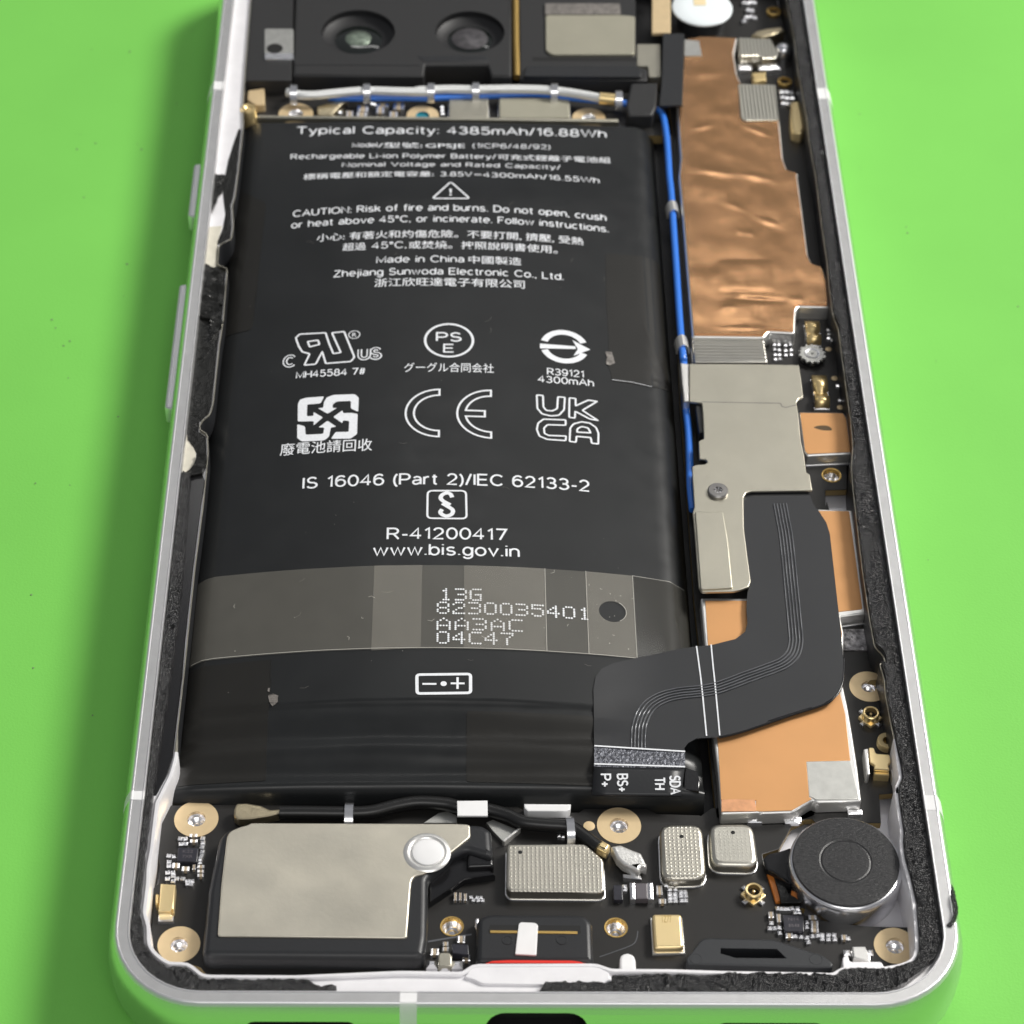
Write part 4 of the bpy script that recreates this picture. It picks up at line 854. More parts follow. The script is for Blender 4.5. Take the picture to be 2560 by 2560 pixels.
for x, y in [(-31.38,19.15),(-30.94,19.15),(-31.27,18.58),(-30.87,18.59),(-29.41,19.2),(-29.35,18.73),(-29.42,18.26),(-29.35,17.76),(-29.4,17.32),(-29.48,16.96),(-29.46,16.63),(-32.24,17.31),(-31.79,17.25),(-32.16,16.65),(-32.14,16.21),(-32.19,15.5),(-31.74,15.52),(-32.16,14.86),(-31.69,15.16),(-31.36,14.89),(-31.64,14.61),(-30.84,14.87),(-30.39,14.61),(-29.99,14.61),(-30.35,14.38),(-30.07,14.32)]:
    smd('solder_joint', BEAD, x, y, BT, .40, .40, .38, lower, random.uniform(-.2, .2))
for x, y, w, h in [(21.09,10.9,0.38834507886831676,0.8640926307300142),(21.83,9.13,0.6396271887242865,0.5760617538200095),(24.03,10.98,0.6853148450617353,0.4320463153650071),(24.15,10.44,0.6396271887242865,0.3744401399830062),(24.12,10.07,0.6396271887242865,0.3744401399830062),(24.09,9.66,0.6853148450617353,0.40324322767400667),(20.43,11.24,0.4568765633744903,0.6336679292020104),(26.58,8.95,0.5254080478806639,0.5184555784380085)]:
    smd('capacitor', CAP, x, y, BT, w, h, .45, lower)
for x, y in [(21.1,12.0),(21.39,11.96),(21.7,11.94),(22.02,11.96),(22.35,12.01),(22.59,11.59),(22.94,11.6),(22.84,12.01),(20.42,10.49),(20.24,9.94),(20.64,9.94),(21.11,10.01),(21.07,9.47),(23.5,10.57),(23.45,10.09),(22.38,9.13),(22.87,9.07),(23.38,9.0),(23.45,8.53),(24.32,9.21),(24.72,9.28),(24.69,8.87),(25.26,9.28),(25.22,8.83),(25.76,9.28),(25.77,8.84),(23.85,9.14),(26.93,8.92)]:
    smd('solder_joint', BEAD, x, y, BT, .40, .40, .38, lower, random.uniform(-.2, .2))
for x, y, w, h, me in [(9.25,13.47,1.998834964763395,1.7281852614600284,1),(10.86,13.76,0.5254080478806639,1.0081080691850166,0),(11.06,12.61,0.6396271887242865,0.48965249074700806,0),(7.21,13.4,0.799533985905358,1.584169823005026,2)]:
    if me == 2: chip([(x - w / 2, y - h / 2), (x + w / 2, y - h / 2), (x + w / 2, y + h / 2), (x - w / 2, y + h / 2)], .55, lower)
    else: smd('inductor' if me == 1 else 'capacitor', RES if me == 1 else CAP, x, y, BT, w, h, .75 if me == 1 else .45, lower)
for x, y in [(7.84,14.23),(7.86,13.93),(11.78,13.97),(11.75,13.48),(11.77,13.07),(11.75,12.75),(12.3,13.98),(12.22,13.49),(12.23,13.07),(12.21,12.75),(12.75,13.7),(13.1,13.7),(12.73,13.28),(13.13,13.28),(12.76,12.79),(13.11,12.8),(11.51,14.39),(7.38,12.84)]:
    smd('solder_joint', BEAD, x, y, BT, .40, .40, .38, lower, random.uniform(-.2, .2))
for x, y, w, h in [(-6.99,13.02,0.2969697661934187,0.8640926307300142),(-6.55,13.02,0.25128210985596966,0.8064864553480133),(-6.12,12.96,0.27412593802469415,0.7488802799660124),(-6.47,8.62,0.6853148450617353,0.7200771922750119),(-6.01,6.74,0.6853148450617353,0.6624710168930109),(-8.74,7.33,0.7081586732304599,0.6624710168930109),(-7.81,8.14,0.5025642197119393,0.4320463153650071),(-7.81,7.6,0.5710957042181128,0.4320463153650071)]:
    smd('capacitor', CAP, x, y, BT, w, h, .45, lower)
for x, y in [(-5.61,13.09),(-5.41,12.79),(-5.11,13.07),(-4.99,12.76),(-4.76,13.07),(-4.59,12.76),(2.19,19.69),(2.56,19.62)]:
    smd('solder_joint', BEAD, x, y, BT, .32, .32, .3, lower, random.uniform(-.2, .2))
q = [(-7.27,7.81),(-5.85,7.75),(-5.79,6.68),(-7.21,6.88)]
chip(q, .9, lower)
# ground spring beside the loudspeaker
q = [(-8.33,6.74),(-7.49,6.75),(-7.24,6.35),(-7.25,5.36),(-8.4,5.31),(-8.43,6.34)]
gs = prism('ground_spring', q, BT + .6, 5.2, 'nickel', lower, .12)
for a in ([(-8.94,5.87)], [(-6.8,5.85)], [(-7.84,5.48)]):
    smd('solder_joint', BEAD, a[0][0], a[0][1], BT, .95, .8, .9, gs)
q = [(26.99,7.36),(28.1,7.36),(28.45,6.36),(28.39,5.78),(26.99,6.19)]
g2 = prism('ground_spring', q, BT + .3, 5.4, 'nickel_bright', lower, .12)
a = [(26.65,7.34),(28.61,7.35),(27.88,6.51)]
for t in a: smd('solder_joint', BEAD, t[0], t[1], BT, .6, .6, .6, g2)
q = [(25.78,5.2),(25.92,5.61),(26.31,5.7),(26.38,5.04),(29.1,5.05),(29.3,4.31),(25.78,4.25)]
prism('spring_guide', fillet(q, .2, 2), 3.0, 6.6, 'cast_silver', frame, .1)
# coaxial sockets
def coax_socket(x, y, parent, r=.62, rot=.4):
    b = thing_part('coaxial_socket', x, y, parent, rot)
    return b
def thing_part(nm, x, y, parent, rot):
    P = [(x + 1.15 * math.cos(rot + math.pi / 2 * k + .78), y + 1.15 * math.sin(rot + math.pi / 2 * k + .78)) for k in range(4)]
    b = prism(nm, fillet(P, .15, 2), BT, BT + .28, 'gold_soft', parent, .06)
    lathe('barrel', x, y, [(.78, BT + .28), (.78, BT + .95), (.7, BT + 1.02), (.56, BT + 1.0), (.54, BT + .45), (.2, BT + .4)], None, b, 26, mats=['gold', 'void'], pm=[0, 0, 0, 0, 1, 1])
    lathe('pin', x, y, [(.13, BT + .3), (.13, BT + .8), (.05, BT + .85)], 'gold', b, 10)
    for k in range(4):
        a = rot + math.pi / 2 * k
        smd('solder_tab', BEAD, x + 1.0 * math.cos(a), y + 1.0 * math.sin(a), BT, .5, .42, .3, b, a)
    return b
q = (19.05,13.42,0.58)
coax_socket(q[0], q[1], lower, rot=.75)
# fine rubbed lines on the solder mask
stroke([(curve2([(8.81,9.76),(8.66,8.95),(8.24,8.34),(6.73,7.66),(5.4,7.12)]), False)], .07, lambda x, y: BT + .012, 'mask_scratch', 'flex_trace', lower)
stroke([(curve2([(-9.32,8.6),(-7.62,8.95),(-5.56,9.36)]), False)], .16, lambda x, y: BT + .014, 'mask_scratch', 'flex_trace', lower)
tp_ = (4.93,20.89,0.52)
lathe('test_point', tp_[0], tp_[1], [(tp_[2], BT - .01), (tp_[2], BT + .04), (tp_[2] * .9, BT + .05)], 'gold_pad', lower, 20)

main = thing('main_board', 'black main circuit board with copper covered shields beside the battery', 'circuit board', (25, 80, 2.6))
MB = [(31.19,21.38),(29.46,21.37),(25.7,20.77)] + [(24.99,21.8),(17.08,21.32),(16.4,21.9),(16.24,30.63)] + [(15.93,47.87),(16.03,58.48),(16.1,75.63),(16.62,94.47),(17.65,120.41),(17.57,128.0)]
MB = MB + [(17.6, 148.0), (32.0, 148.0)] + [(32.72,137.81),(32.86,130.18),(33.27,127.62),(33.11,123.06),(32.94,118.6)] + [(33.17,112.6),(33.06,103.28),(33.11,97.44),(32.96,88.98)] + [(33.37,86.51),(33.41,78.3),(33.41,72.74),(33.16,68.87),(32.68,66.2),(32.27,62.83),(30.11,62.72),(29.91,60.6)] + [(30.11,61.2),(30.75,55.41),(30.18,47.06),(32.65,46.06),(32.62,44.04),(32.54,41.55),(33.33,40.08),(33.26,38.29)] + [(33.0,36.71),(33.03,34.17),(33.22,31.97),(32.89,31.27),(33.31,30.11),(33.42,26.75),(32.95,25.84),(32.76,24.72),(31.36,24.56)]
hs = [circle(*W[k][:2], W[k][2] * (RH[k] if k in RH else .98), 24) for k in ('w5', 'h3')]
prism('board', MB, 3.2, BT, 'pcb_black', main, .05, holes=hs, side='pcb_edge')
pad(*W['w5'], W['w5'][2] * .38, main)
q = [(31.58,37.51),(31.99,37.91),(33.39,38.05),(33.44,37.41),(32.24,37.33)]
prism('pad_slot', q, BT, BT + .075, 'pcb_edge', main, .01)
x, y, r = W['h3']
lathe('screw_hole', x, y, [(r * 1.15, BT + .01), (r * 1.12, BT + .06), (r * .98, BT + .05), (r * .95, BT - .5), (r * .6, BT - 1.0), (r * .25, BT - .85)], None, main, 30, mats=['brass', 'polished'], pm=[0, 0, 0, 1, 1, 1])
# upper shield with wrinkled copper foil
UZ = 5.7
u_out = [(18.27,123.25),(18.18,118.17),(18.11,113.33)] + [(17.74,110.28),(17.78,103.32),(17.73,92.23),(17.72,83.48),(25.39,83.43),(26.0,84.35),(28.73,84.17),(29.16,87.8),(29.52,88.37),(32.8,88.33),(32.95,92.44),(32.7,94.83),(31.57,95.47),(31.28,96.79),(31.3,103.52),(31.31,110.49)] + [(31.44,110.92),(30.2,111.57),(29.91,113.52),(30.05,119.59),(30.11,127.17),(26.1,127.51),(25.76,129.35),(25.68,133.25),(26.32,136.57),(21.81,136.75),(19.77,136.05),(19.31,130.79)]
us = prism('shield_can', fillet(u_out, .25, 3), BT, UZ, 'nickel_bright', main, .22, seg=3)
us['label'] = 'tall shield can under wrinkled copper foil'
DENTS = [(x, y, a, b, r, h) for (x, y), a, b, r, h in zip([(20.81,93.08),(27.16,102.27),(25.09,100.2),(24.07,100.41),(21.9,87.96),(24.99,89.28),(22.81,84.83),(23.66,104.95),(29.29,89.33)] + [(27.22,118.5),(21.11,119.13),(23.74,121.65),(22.12,110.95),(26.57,110.08),(22.37,129.22)],
    (.35, .9, .25, .25, .7, 2.2, 1.6, 1.0, .6, 1.4, 1.0, 1.8, 2.2, 1.5, 1.4), (1.8, .35, .5, .4, .5, .35, .25, .4, .5, .4, .5, 1.0, .7, .5, 1.0), (-.12, -.5, .3, .2, .4, -.05, 0, -.6, .3, -.6, .5, .2, -.25, -.3, 0), (.09, .07, .06, .05, .09, -.10, .06, .05, .07, .08, .08, .05, .08, .07, .08))]
def zc(x, y):
    z = UZ + .16 + .05 * noise.noise((x * .30, y * .30, 0)) + .02 * noise.noise((x * .8 + 3, y * .5, 5)) + .002 * noise.noise((x * .5, y * 3.2, 8))
    z += .08 * max(0, 1 - abs(((x - EMB[0]) / EMB[2])) ** 6) * max(0, 1 - abs((y - EMB[1]) / EMB[3]) ** 6)
    for dx, dy, a, b, r, h in DENTS:
        u, v = x - dx, y - dy; c, s_ = math.cos(r), math.sin(r); p_, q_ = (u * c + v * s_) / a, (v * c - u * s_) / b
        k_ = p_ * p_ + q_ * q_
        if k_ < 9: z += .95 * h * math.exp(-k_)
    return z
em = [(20.98,95.76),(27.25,90.64)]
EMB = ((em[0][0] + em[1][0]) / 2, (em[0][1] + em[1][1]) / 2, abs(em[1][0] - em[0][0]) / 2, abs(em[1][1] - em[0][1]) / 2)
P = inset(ccw(fillet(u_out, .25, 3)), .26)
sheet('copper_foil', P, zc, 'copper_foil', us, step=.28, th=.22, smooth=80)
stroke([(P, True)], .10, lambda x, y: UZ + .10, 'foil_edge', 'copper_matte', us)
q = [(25.7,127.04),(30.08,126.93),(29.94,120.25),(25.87,120.09),(25.5,120.75)]
prism('ribbed_pad', fillet(q, .2, 2), UZ + .0, UZ + .34, 'nickel_ribs_x', us, .04)
q = [(26.36,136.57),(30.35,136.38),(30.98,133.22),(30.67,132.43),(28.91,132.27),(28.73,132.92),(26.25,132.74)]
prism('ribbed_pad', fillet(q, .2, 2), BT, UZ + .1, 'nickel_ribs_x', us, .15)
q = [(19.82,135.65),(21.56,135.41),(21.7,132.52),(19.63,132.35)]
prism('foil_patch', q, UZ, UZ + .34, 'silver_patch', us, .04)
q = [(17.75,83.54),(25.45,83.6),(25.55,80.22),(17.74,80.02)]
rs_ = can('shield_can', q, 5.25, 'nickel_ribs_y', main, .2, r=.25)
# small copper covered shield
q = [(27.98,72.46),(32.78,72.44),(33.12,71.51),(33.07,66.43),(28.34,66.06),(28.01,66.66)]
s2 = can('shield_can', q, 5.55, 'nickel_bright', main, .25, r=.25)
q2 = inset(ccw(fillet(q, .25, 3)), .22)
prism('copper_sheet', q2, 5.5, 5.6, 'copper_matte', s2, .02)
q = [(29.38,70.08),(29.91,70.35),(30.87,70.36),(31.28,69.75),(30.33,69.7)]
fills([curve2(q + q[:1], 4)[:-1]], lambda x, y: 5.606, 'scorch_mark', 'scorch', s2)
# narrow shield along the rim
q = [(28.64,58.72),(32.3,58.57),(32.2,44.92),(28.44,44.22)]
s3 = can('shield_can', q, 5.55, 'nickel_bright', main, .22, r=.3)
prism('copper_sheet', inset(ccw(fillet([(28.61,58.43),(31.94,58.39),(31.9,45.42),(28.51,44.89)], .25, 3)), .05), 5.5, 5.6, 'copper_matte', s3, .02)
# large lower shield that runs under the flex cable
q = [(16.36,46.76),(20.89,46.77),(29.57,46.67),(29.77,42.32)] + [(29.01,36.5),(29.23,33.41),(29.35,29.76),(29.4,26.11),(29.37,22.61),(25.32,22.44),(24.99,22.73),(23.02,21.3),(19.87,21.14)] + [(20.26,21.3),(16.64,21.13),(16.65,25.74),(16.49,29.23)]
s4 = prism('shield_can', fillet(q, .2, 2), BT + .1, 5.6, 'nickel_bright', main, .2, seg=3)
q = [(16.8,46.35),(20.73,46.38),(29.4,46.29),(29.58,42.28)] + [(28.61,35.5),(28.89,32.5),(28.8,27.15),(24.78,27.02),(24.68,22.99),(24.9,22.8),(22.98,21.51),(20.0,21.39),(19.77,21.49)] + [(19.88,22.61),(16.74,22.66),(16.87,28.27)] + [(16.7,40.69)]
prism('copper_sheet', q, 5.55, 5.66, 'copper_matte', s4, .02)
q = [(24.8,26.98),(28.75,27.12),(29.17,22.82),(25.28,22.7),(25.01,22.95),(24.7,23.06)]
prism('silver_patch', q, 5.55, 5.665, 'silver_patch', s4, .02)
q = [(16.77,22.62),(17.99,22.7),(19.05,22.63),(19.77,22.66),(19.82,21.4),(16.68,21.34)]
prism('copper_tape', q, 5.55, 5.70, 'copper_tape', s4, .02)
for q in ([(23.33,21.49)], [(28.9,22.32)], [(19.79,21.33)], [(23.12,21.25)]):
    smd('solder_joint', BEAD, q[0][0], q[0][1], BT, 1.3, .5, .5, s4)
# corrugated silver tape, clear tape
q = [(29.76,44.17),(32.24,44.19),(32.15,41.54),(29.66,41.52)]
prism('conductive_pad', q, BT, 4.15, 'crinkle', main, .02)
# gear-shaped ground pad with its stud
gq = (30.45,82.05,1.3)
GP = []
for k in range(56):
    a = 2 * math.pi * k / 56; r_ = gq[2] * (1.05 + .09 * (1 if math.sin(a * 14) > 0 else -1)); GP.append((gq[0] + r_ * math.cos(a), gq[1] + r_ * math.sin(a)))
g = prism('toothed_pad', GP, 4.55, 4.8, 'silver_patch', main, .04)
lathe('stud', gq[0], gq[1], [(gq[2] * .62, 4.8), (gq[2] * .6, 4.86), (gq[2] * .5, 4.84), (gq[2] * .25, 4.72), (gq[2] * .1, 4.8)], 'solder', g, 26)
lathe('collar', gq[0], gq[1], [(gq[2] * 1.0, BT), (gq[2] * 1.05, 4.2), (gq[2] * .9, 4.55)], 'plastic_gloss', g, 26)
# folded gold spring contacts
def gold_spring(x, y, w, l, parent):
    V = []; F = []; pts_ = [(-.5, .1), (-.5, .75), (-.28, 1.0), (-.1, .85), (.02, .45), (.16, .5), (.28, .95), (.42, .9), (.5, .4), (.5, .1)]
    for t in (-.5, .5):
        for a, b in pts_: V.append((x + t * w, y - a * l, BT + b * 1.1))
    n_ = len(pts_); F = [(i, i + 1, n_ + i + 1, n_ + i) for i in range(n_ - 1)]
    o = obj('spring_contact', V, F, 'gold', parent, 50)
    md = o.modifiers.new('thickness', 'SOLIDIFY'); md.thickness = .12 * S; md.offset = 0
    smd('solder_tab', BEAD, x, y - l * .5, BT, w * 1.05, .35, .25, o); smd('solder_tab', BEAD, x, y + l * .5, BT, w * 1.05, .35, .25, o)
    for t in (-.5, .5): smd('side_wall', BEAD, x + t * w * .96, y, BT, .14, l * .7, .6, o)
    return o
q = [(30.86,85.51),(30.83,76.48)]
gold_spring(q[0][0], q[0][1], 1.5, 3.0, main); gold_spring(q[1][0], q[1][1], 1.55, 4.2, main)
for x, y in [(26.67,84.03),(27.13,84.03),(27.84,83.94),(28.33,84.05),(26.61,83.3),(27.09,83.21),(27.77,83.11),(28.37,83.22),(26.61,82.48),(27.06,82.48),(27.74,82.43),(28.31,82.5),(26.58,81.76),(27.05,81.81),(32.64,86.39),(32.58,85.76),(32.52,85.14),(32.93,86.19),(32.9,85.46),(32.89,84.83),(32.79,77.78),(32.78,75.59)]:
    smd('solder_joint', BEAD, x, y, BT, .36, .36, .34, main, random.uniform(-.2, .2))
for q in ((32.41,83.58,0.34), (32.6,79.09,0.34), (32.78,74.7,0.34)):
    lathe('test_point', q[0], q[1], [(q[2], BT - .01), (q[2], BT + .03), (q[2] * .9, BT + .04)], 'gold_pad', main, 16)
# socket and gold clip near the lower corner
q = (31.46,33.28,0.62)
coax_socket(q[0], q[1], main, rot=.75)
q = (32.67,30.26,0.94)
lathe('gold_boss', q[0], q[1], [(q[2], 2.6), (q[2], 4.6), (q[2] * .92, 4.7), (q[2] * .45, 4.66), (q[2] * .38, 4.1), (q[2] * .1, 4.0)], None, main, 30, mats=['gold_soft', 'brass'], pm=[0, 0, 0, 1, 1, 1])
q = [(30.72,28.93),(31.19,28.93),(31.33,28.24),(32.53,28.15),(32.58,27.26),(32.24,26.96),(32.38,26.39),(30.92,26.47),(31.06,26.92),(30.64,27.25)]
gc = prism('gold_clip', fillet(q, .12, 2), 5.0, 5.3, 'gold_soft', main, .08)
q = [(30.22,28.74),(30.65,28.85),(30.5,25.9),(30.21,25.82)]
prism('clip_wall', fillet(q, .1, 2), BT, 5.3, 'nickel_bright', gc, .1)
q = [(32.54,26.66),(32.82,26.82),(32.84,25.69),(32.56,25.61)]
prism('clip_wall', fillet(q, .1, 2), BT, 5.0, 'nickel_bright', gc, .1)
q = [(30.98,26.53),(32.36,26.48),(32.35,26.06),(30.98,26.13)]
prism('clip_foot', q, BT, 4.9, 'gold', gc, .1)

# ------------------------------------------------------------------ battery flex cable
flex = thing('battery_flex_cable', 'wide black flex cable bending from the battery end up over the copper shield', 'flex cable', (18, 45, 5.8))
FX = ([(21.44,60.43),(21.1,55.38),(21.21,51.51),(21.26,48.07),(20.84,46.87),(20.6,45.02),(20.56,43.01),(20.25,41.94),(19.28,41.03),(16.98,40.27),(15.47,40.06)] + [(13.9,39.79),(10.1,38.69),(7.58,37.7),(6.47,36.89),(5.89,35.89),(5.62,34.38),(5.58,31.26),(5.51,28.04),(5.44,25.81),(13.63,25.68),(13.76,27.48),(13.7,28.01),(14.06,28.58),(14.88,29.13),(16.95,29.3),(19.43,30.08),(25.75,32.83)]
  + [(21.55,31.17),(26.61,33.07),(27.93,34.05),(28.73,35.32),(29.08,36.76),(29.33,38.69)] + [(29.23,38.66),(29.39,41.76),(29.4,45.43),(29.53,54.66),(29.32,56.17),(28.74,57.69),(28.24,58.68),(27.94,60.5)])
def zx(x, y):
    a, b = 6.25, zb(x, max(y, 33.0)) + .16 if y > 33 else zb(x, y) + .16
    h = max(0, min(1, .5 + .5 * (b - a) / .5))
    return a * (1 - h) + b * h + .5 * h * (1 - h) * .5 + .03 * noise.noise((x * .2, y * .2, 3))
sheet('ribbon', FX, zx, 'flex_black', flex, step=1.2, th=.16, smooth=60)
edge = curve2([(16.95,29.3),(19.43,30.08),(25.75,32.83)] + [(21.55,31.17),(26.61,33.07),(27.93,34.05),(28.73,35.32),(29.08,36.76),(29.33,38.69)], 5)
tube('rolled_edge', [(x, y, zx(x, y) - .09) for x, y in edge], .12, 'plastic_gloss', flex, 8)
ctr = [(24.94,58.65),(25.04,56.67),(25.17,53.65),(25.1,46.74),(25.04,42.06),(24.95,40.58),(24.52,39.19),(23.62,38.13),(22.25,37.4)] + [(19.88,36.31),(17.2,35.06),(15.46,34.64),(13.6,34.36),(12.16,33.92),(10.96,33.08),(10.17,31.91),(9.72,30.51),(9.56,29.13),(9.5,27.76)]
cp = [Vector((*p, 0)) for p in curve2(ctr, 5)]
def offs(d):
    out = []
    for i, p_ in enumerate(cp):
        t = (cp[min(i + 1, len(cp) - 1)] - cp[max(i - 1, 0)]).normalized(); out.append((p_.x - t.y * d, p_.y + t.x * d))
    return out
for d in (-.62, -.31, 0, .31, .62):
    o_ = offs(d); tube('trace', [(x, y, zx(x, y) + .04) for x, y in o_], .075, 'flex_trace', flex, 6)
# white index lines and the hatched stiffener
zl = lambda o: (lambda x, y: zx(x, y) + o)
for q in ([(15.53,40.06),(15.64,37.64),(15.72,35.4),(15.81,29.35)], [(16.92,40.27),(16.94,37.65),(16.98,35.41),(17.02,29.41)]):
    stroke([(curve2(q), False)], .13, zl(.09), 'index_line', 'ink_white', flex)
q = [(5.52,28.1),(13.74,27.54),(13.63,25.68),(5.44,25.81)]
hb_ = sheet('stiffener', [q[0], q[1], q[2], q[3]], zl(.05), 'flex_hatch', flex, step=1.0, th=.05)
hb_['label'] = 'hatched silver stiffener band'
q = [(5.52,28.07),(13.74,27.54),(5.45,26.08),(13.64,25.8)]
stroke([(q[0:2], False), (q[2:4], False)], .16, zl(.12), 'index_line', 'ink_white', flex)
# the tail folded down over the battery end, with its pad names
ta = [(5.42,25.81),(13.59,25.65)]; tz = [(5.16,23.01),(13.18,22.96)]
V = []; F = []; kk = 8
for j in range(kk + 1):
    t = j / kk; z = 6.25 - .5 * t ** 1.5
    for i in range(7):
        s_ = i / 6; a, b = Vector(ta[0]).lerp(Vector(ta[1]), s_), Vector(tz[0]).lerp(Vector(tz[1]), s_); p_ = a.lerp(b, t); V.append((p_.x, p_.y, z + .03))
F = [(j * 7 + i, j * 7 + i + 1, (j + 1) * 7 + i + 1, (j + 1) * 7 + i) for j in range(kk) for i in range(6)]
tl = obj('tail', V, F, 'plastic_black', flex, 60)
md = tl.modifiers.new('thickness', 'SOLIDIFY'); md.thickness = .2 * S; md.offset = -1
def ztail(x, y):
    y0, y1 = (ta[0][1] + ta[1][1]) / 2, (tz[0][1] + tz[1][1]) / 2
    t = max(0, min(1, (y0 - y) / (y0 - y1))); return 6.25 - .5 * t ** 1.5 + .10
for s_, q in (('P+', [(6.0,24.96),(5.96,23.77)]), ('BS+', [(7.52,24.97),(7.45,23.31)]), ('TH', [(10.85,24.66),(10.79,23.55)]), ('SDA', [(12.24,24.82),(12.15,23.11)])):
    L_ = q[0][1] - q[1][1]
    stroke_text(s_, q[0][0], q[0][0] + L_, q[0][1], .86, ztail, tl, weight=1.9, rot=-math.pi / 2)
q = [(13.78,26.63),(14.9,26.19),(15.02,25.14),(14.89,23.95),(13.46,24.09),(13.6,25.43)]
prism('side_tape', q, 4.4, 5.2, 'plastic_gloss', flex, .1)

# ------------------------------------------------------------------ steel cover over the battery connector
br = thing('connector_bracket', 'flat nickel steel cover plate screwed over the battery flex connector', 'bracket', (22, 66, 5.9))
BR = ([(17.04,78.36),(23.39,78.4),(28.52,78.3),(28.56,76.22),(28.53,73.46),(28.07,73.25),(27.75,72.62),(27.82,71.11),(27.74,67.09),(27.89,65.01),(27.88,62.69),(28.21,62.37),(28.27,60.17),(22.22,60.0),(21.61,59.74),(21.33,59.14),(21.27,58.32)] + [(21.06,54.96),(21.14,51.1),(21.22,48.01),(20.96,47.29),(20.17,46.89),(19.39,46.67),(16.39,46.57),(16.14,47.2),(16.16,54.39),(16.13,56.97)]
  + [(16.35,57.82),(16.4,61.74),(16.44,63.36),(16.96,63.63),(17.76,63.69),(18.05,64.01),(17.87,64.38),(17.25,64.43),(17.32,66.97),(17.88,67.32),(18.0,71.0),(17.98,72.51),(16.71,72.69)])
sc_ = (18.81,59.78,1.03)
prism('plate', fillet(BR, .12, 2), 6.42, 6.66, 'nickel', br, .09, seg=3)
q = [(16.15,78.72),(17.04,78.57),(16.74,72.94),(16.19,72.89)]
prism('bent_tab', q, 5.2, 6.45, 'nickel_bright', br, .15)
q = [(16.33,57.0),(19.16,56.99),(19.37,53.09),(19.4,46.97),(16.27,46.72)]
prism('raised_pad', fillet(q, .25, 3), 6.6, 6.86, 'nickel', br, .12, seg=3)
q = [(17.99,72.63),(26.1,72.53),(26.22,72.06),(26.59,71.91),(27.72,72.31)]
stroke([(q, False)], .07, lambda x, y: 6.668, 'crease', 'chip_body', br)
q = [(17.37,72.5),(18.09,72.51),(18.04,68.55),(17.53,68.45)]
prism('insulator', q, 4.5, 6.3, 'plastic_black', br, .1)
# its screw
def screw(cx, cy, z, r):
    s_ = thing('screw', 'small dark round-headed screw holding the nickel cover plate', 'screw', (cx, cy, z))
    lathe('head', cx, cy, [(r, z), (r, z + .28), (r * .9, z + .38), (r * .42, z + .40), (r * .38, z + .1), (r * .1, z + .06)], 'chip_body', s_, 30).data.materials[0] = MATS['nickel_dark']
    for k in range(6):
        a = math.pi / 3 * k + .3
        smd('drive_lobe', BEAD, cx + r * .33 * math.cos(a), cy + r * .33 * math.sin(a), z + .1, r * .16, r * .16, .27, s_, a)
    return s_
mat('nickel_dark', (0.30, 0.29, 0.28), 1, 0.38)
screw(sc_[0], sc_[1], 6.66, sc_[2])

# ------------------------------------------------------------------ loudspeaker box
spk = thing('loudspeaker_module', 'black plastic loudspeaker box with a large satin metal top plate', 'loudspeaker', (-16, 10, 2.6))
SZ = 6.1
HS = [(-27.77,18.15),(-27.19,19.01),(-25.26,19.81),(-13.21,19.88),(-6.97,19.81)] + [(-4.66,19.71),(-3.84,19.07),(-3.73,17.14),(-3.73,16.01),(-6.05,16.84),(-7.33,16.2),(-9.38,13.81),(-9.35,11.26),(-9.36,7.88)] + [(-9.51,6.67),(-9.61,6.01),(-10.17,5.75),(-27.86,5.81),(-28.39,6.2),(-28.35,12.55)]
V = []
prism('housing', fillet(HS, .35, 3), 2.7, 5.9, 'plastic_black', spk, .6, seg=5)
q = [(-5.93,17.92),(-3.71,18.0),(-3.6,15.52),(-6.04,15.39)]
prism('housing_block', fillet(q, .3, 3), BT, 5.4, 'plastic_gloss', spk, .3, seg=3)
PLT = [(-27.08,18.01),(-26.89,18.61),(-26.13,19.09),(-25.33,19.34),(-25.06,19.57),(-6.97,19.59)] + [(-5.74,19.49),(-5.69,18.12),(-7.1,16.72),(-9.62,14.21),(-10.42,14.01),(-10.78,13.59),(-10.88,12.49),(-10.86,7.87)] + [(-10.86,7.87),(-11.27,7.57),(-27.17,7.72),(-27.22,12.96)]
bo = (-9.51,16.47,1.74)
pl_ = prism('metal_plate', fillet(PLT, .25, 2), 5.7, SZ, 'speaker_plate', spk, .12, seg=3)
lathe('boss_ring', bo[0], bo[1], [(bo[2] * 1.22, SZ - .05), (bo[2] * 1.15, SZ + .06), (bo[2] * 1.0, SZ + .16), (bo[2] * .9, SZ + .12), (bo[2] * .84, SZ + .03)], 'nickel_bright', pl_, 40)
lathe('boss_disc', bo[0] + .1, bo[1] - .1, [(bo[2] * .80, SZ - .02), (bo[2] * .78, SZ + .2), (bo[2] * .7, SZ + .24), (bo[2] * .2, SZ + .25)], 'plastic_white', pl_, 40)
q = [(-5.93,17.63),(-7.1,16.49),(-9.28,14.23),(-9.25,12.01),(-6.16,14.52),(-3.5,14.96)]
prism('sloping_web', q, BT, 4.9, 'plastic_gloss', spk, .2)

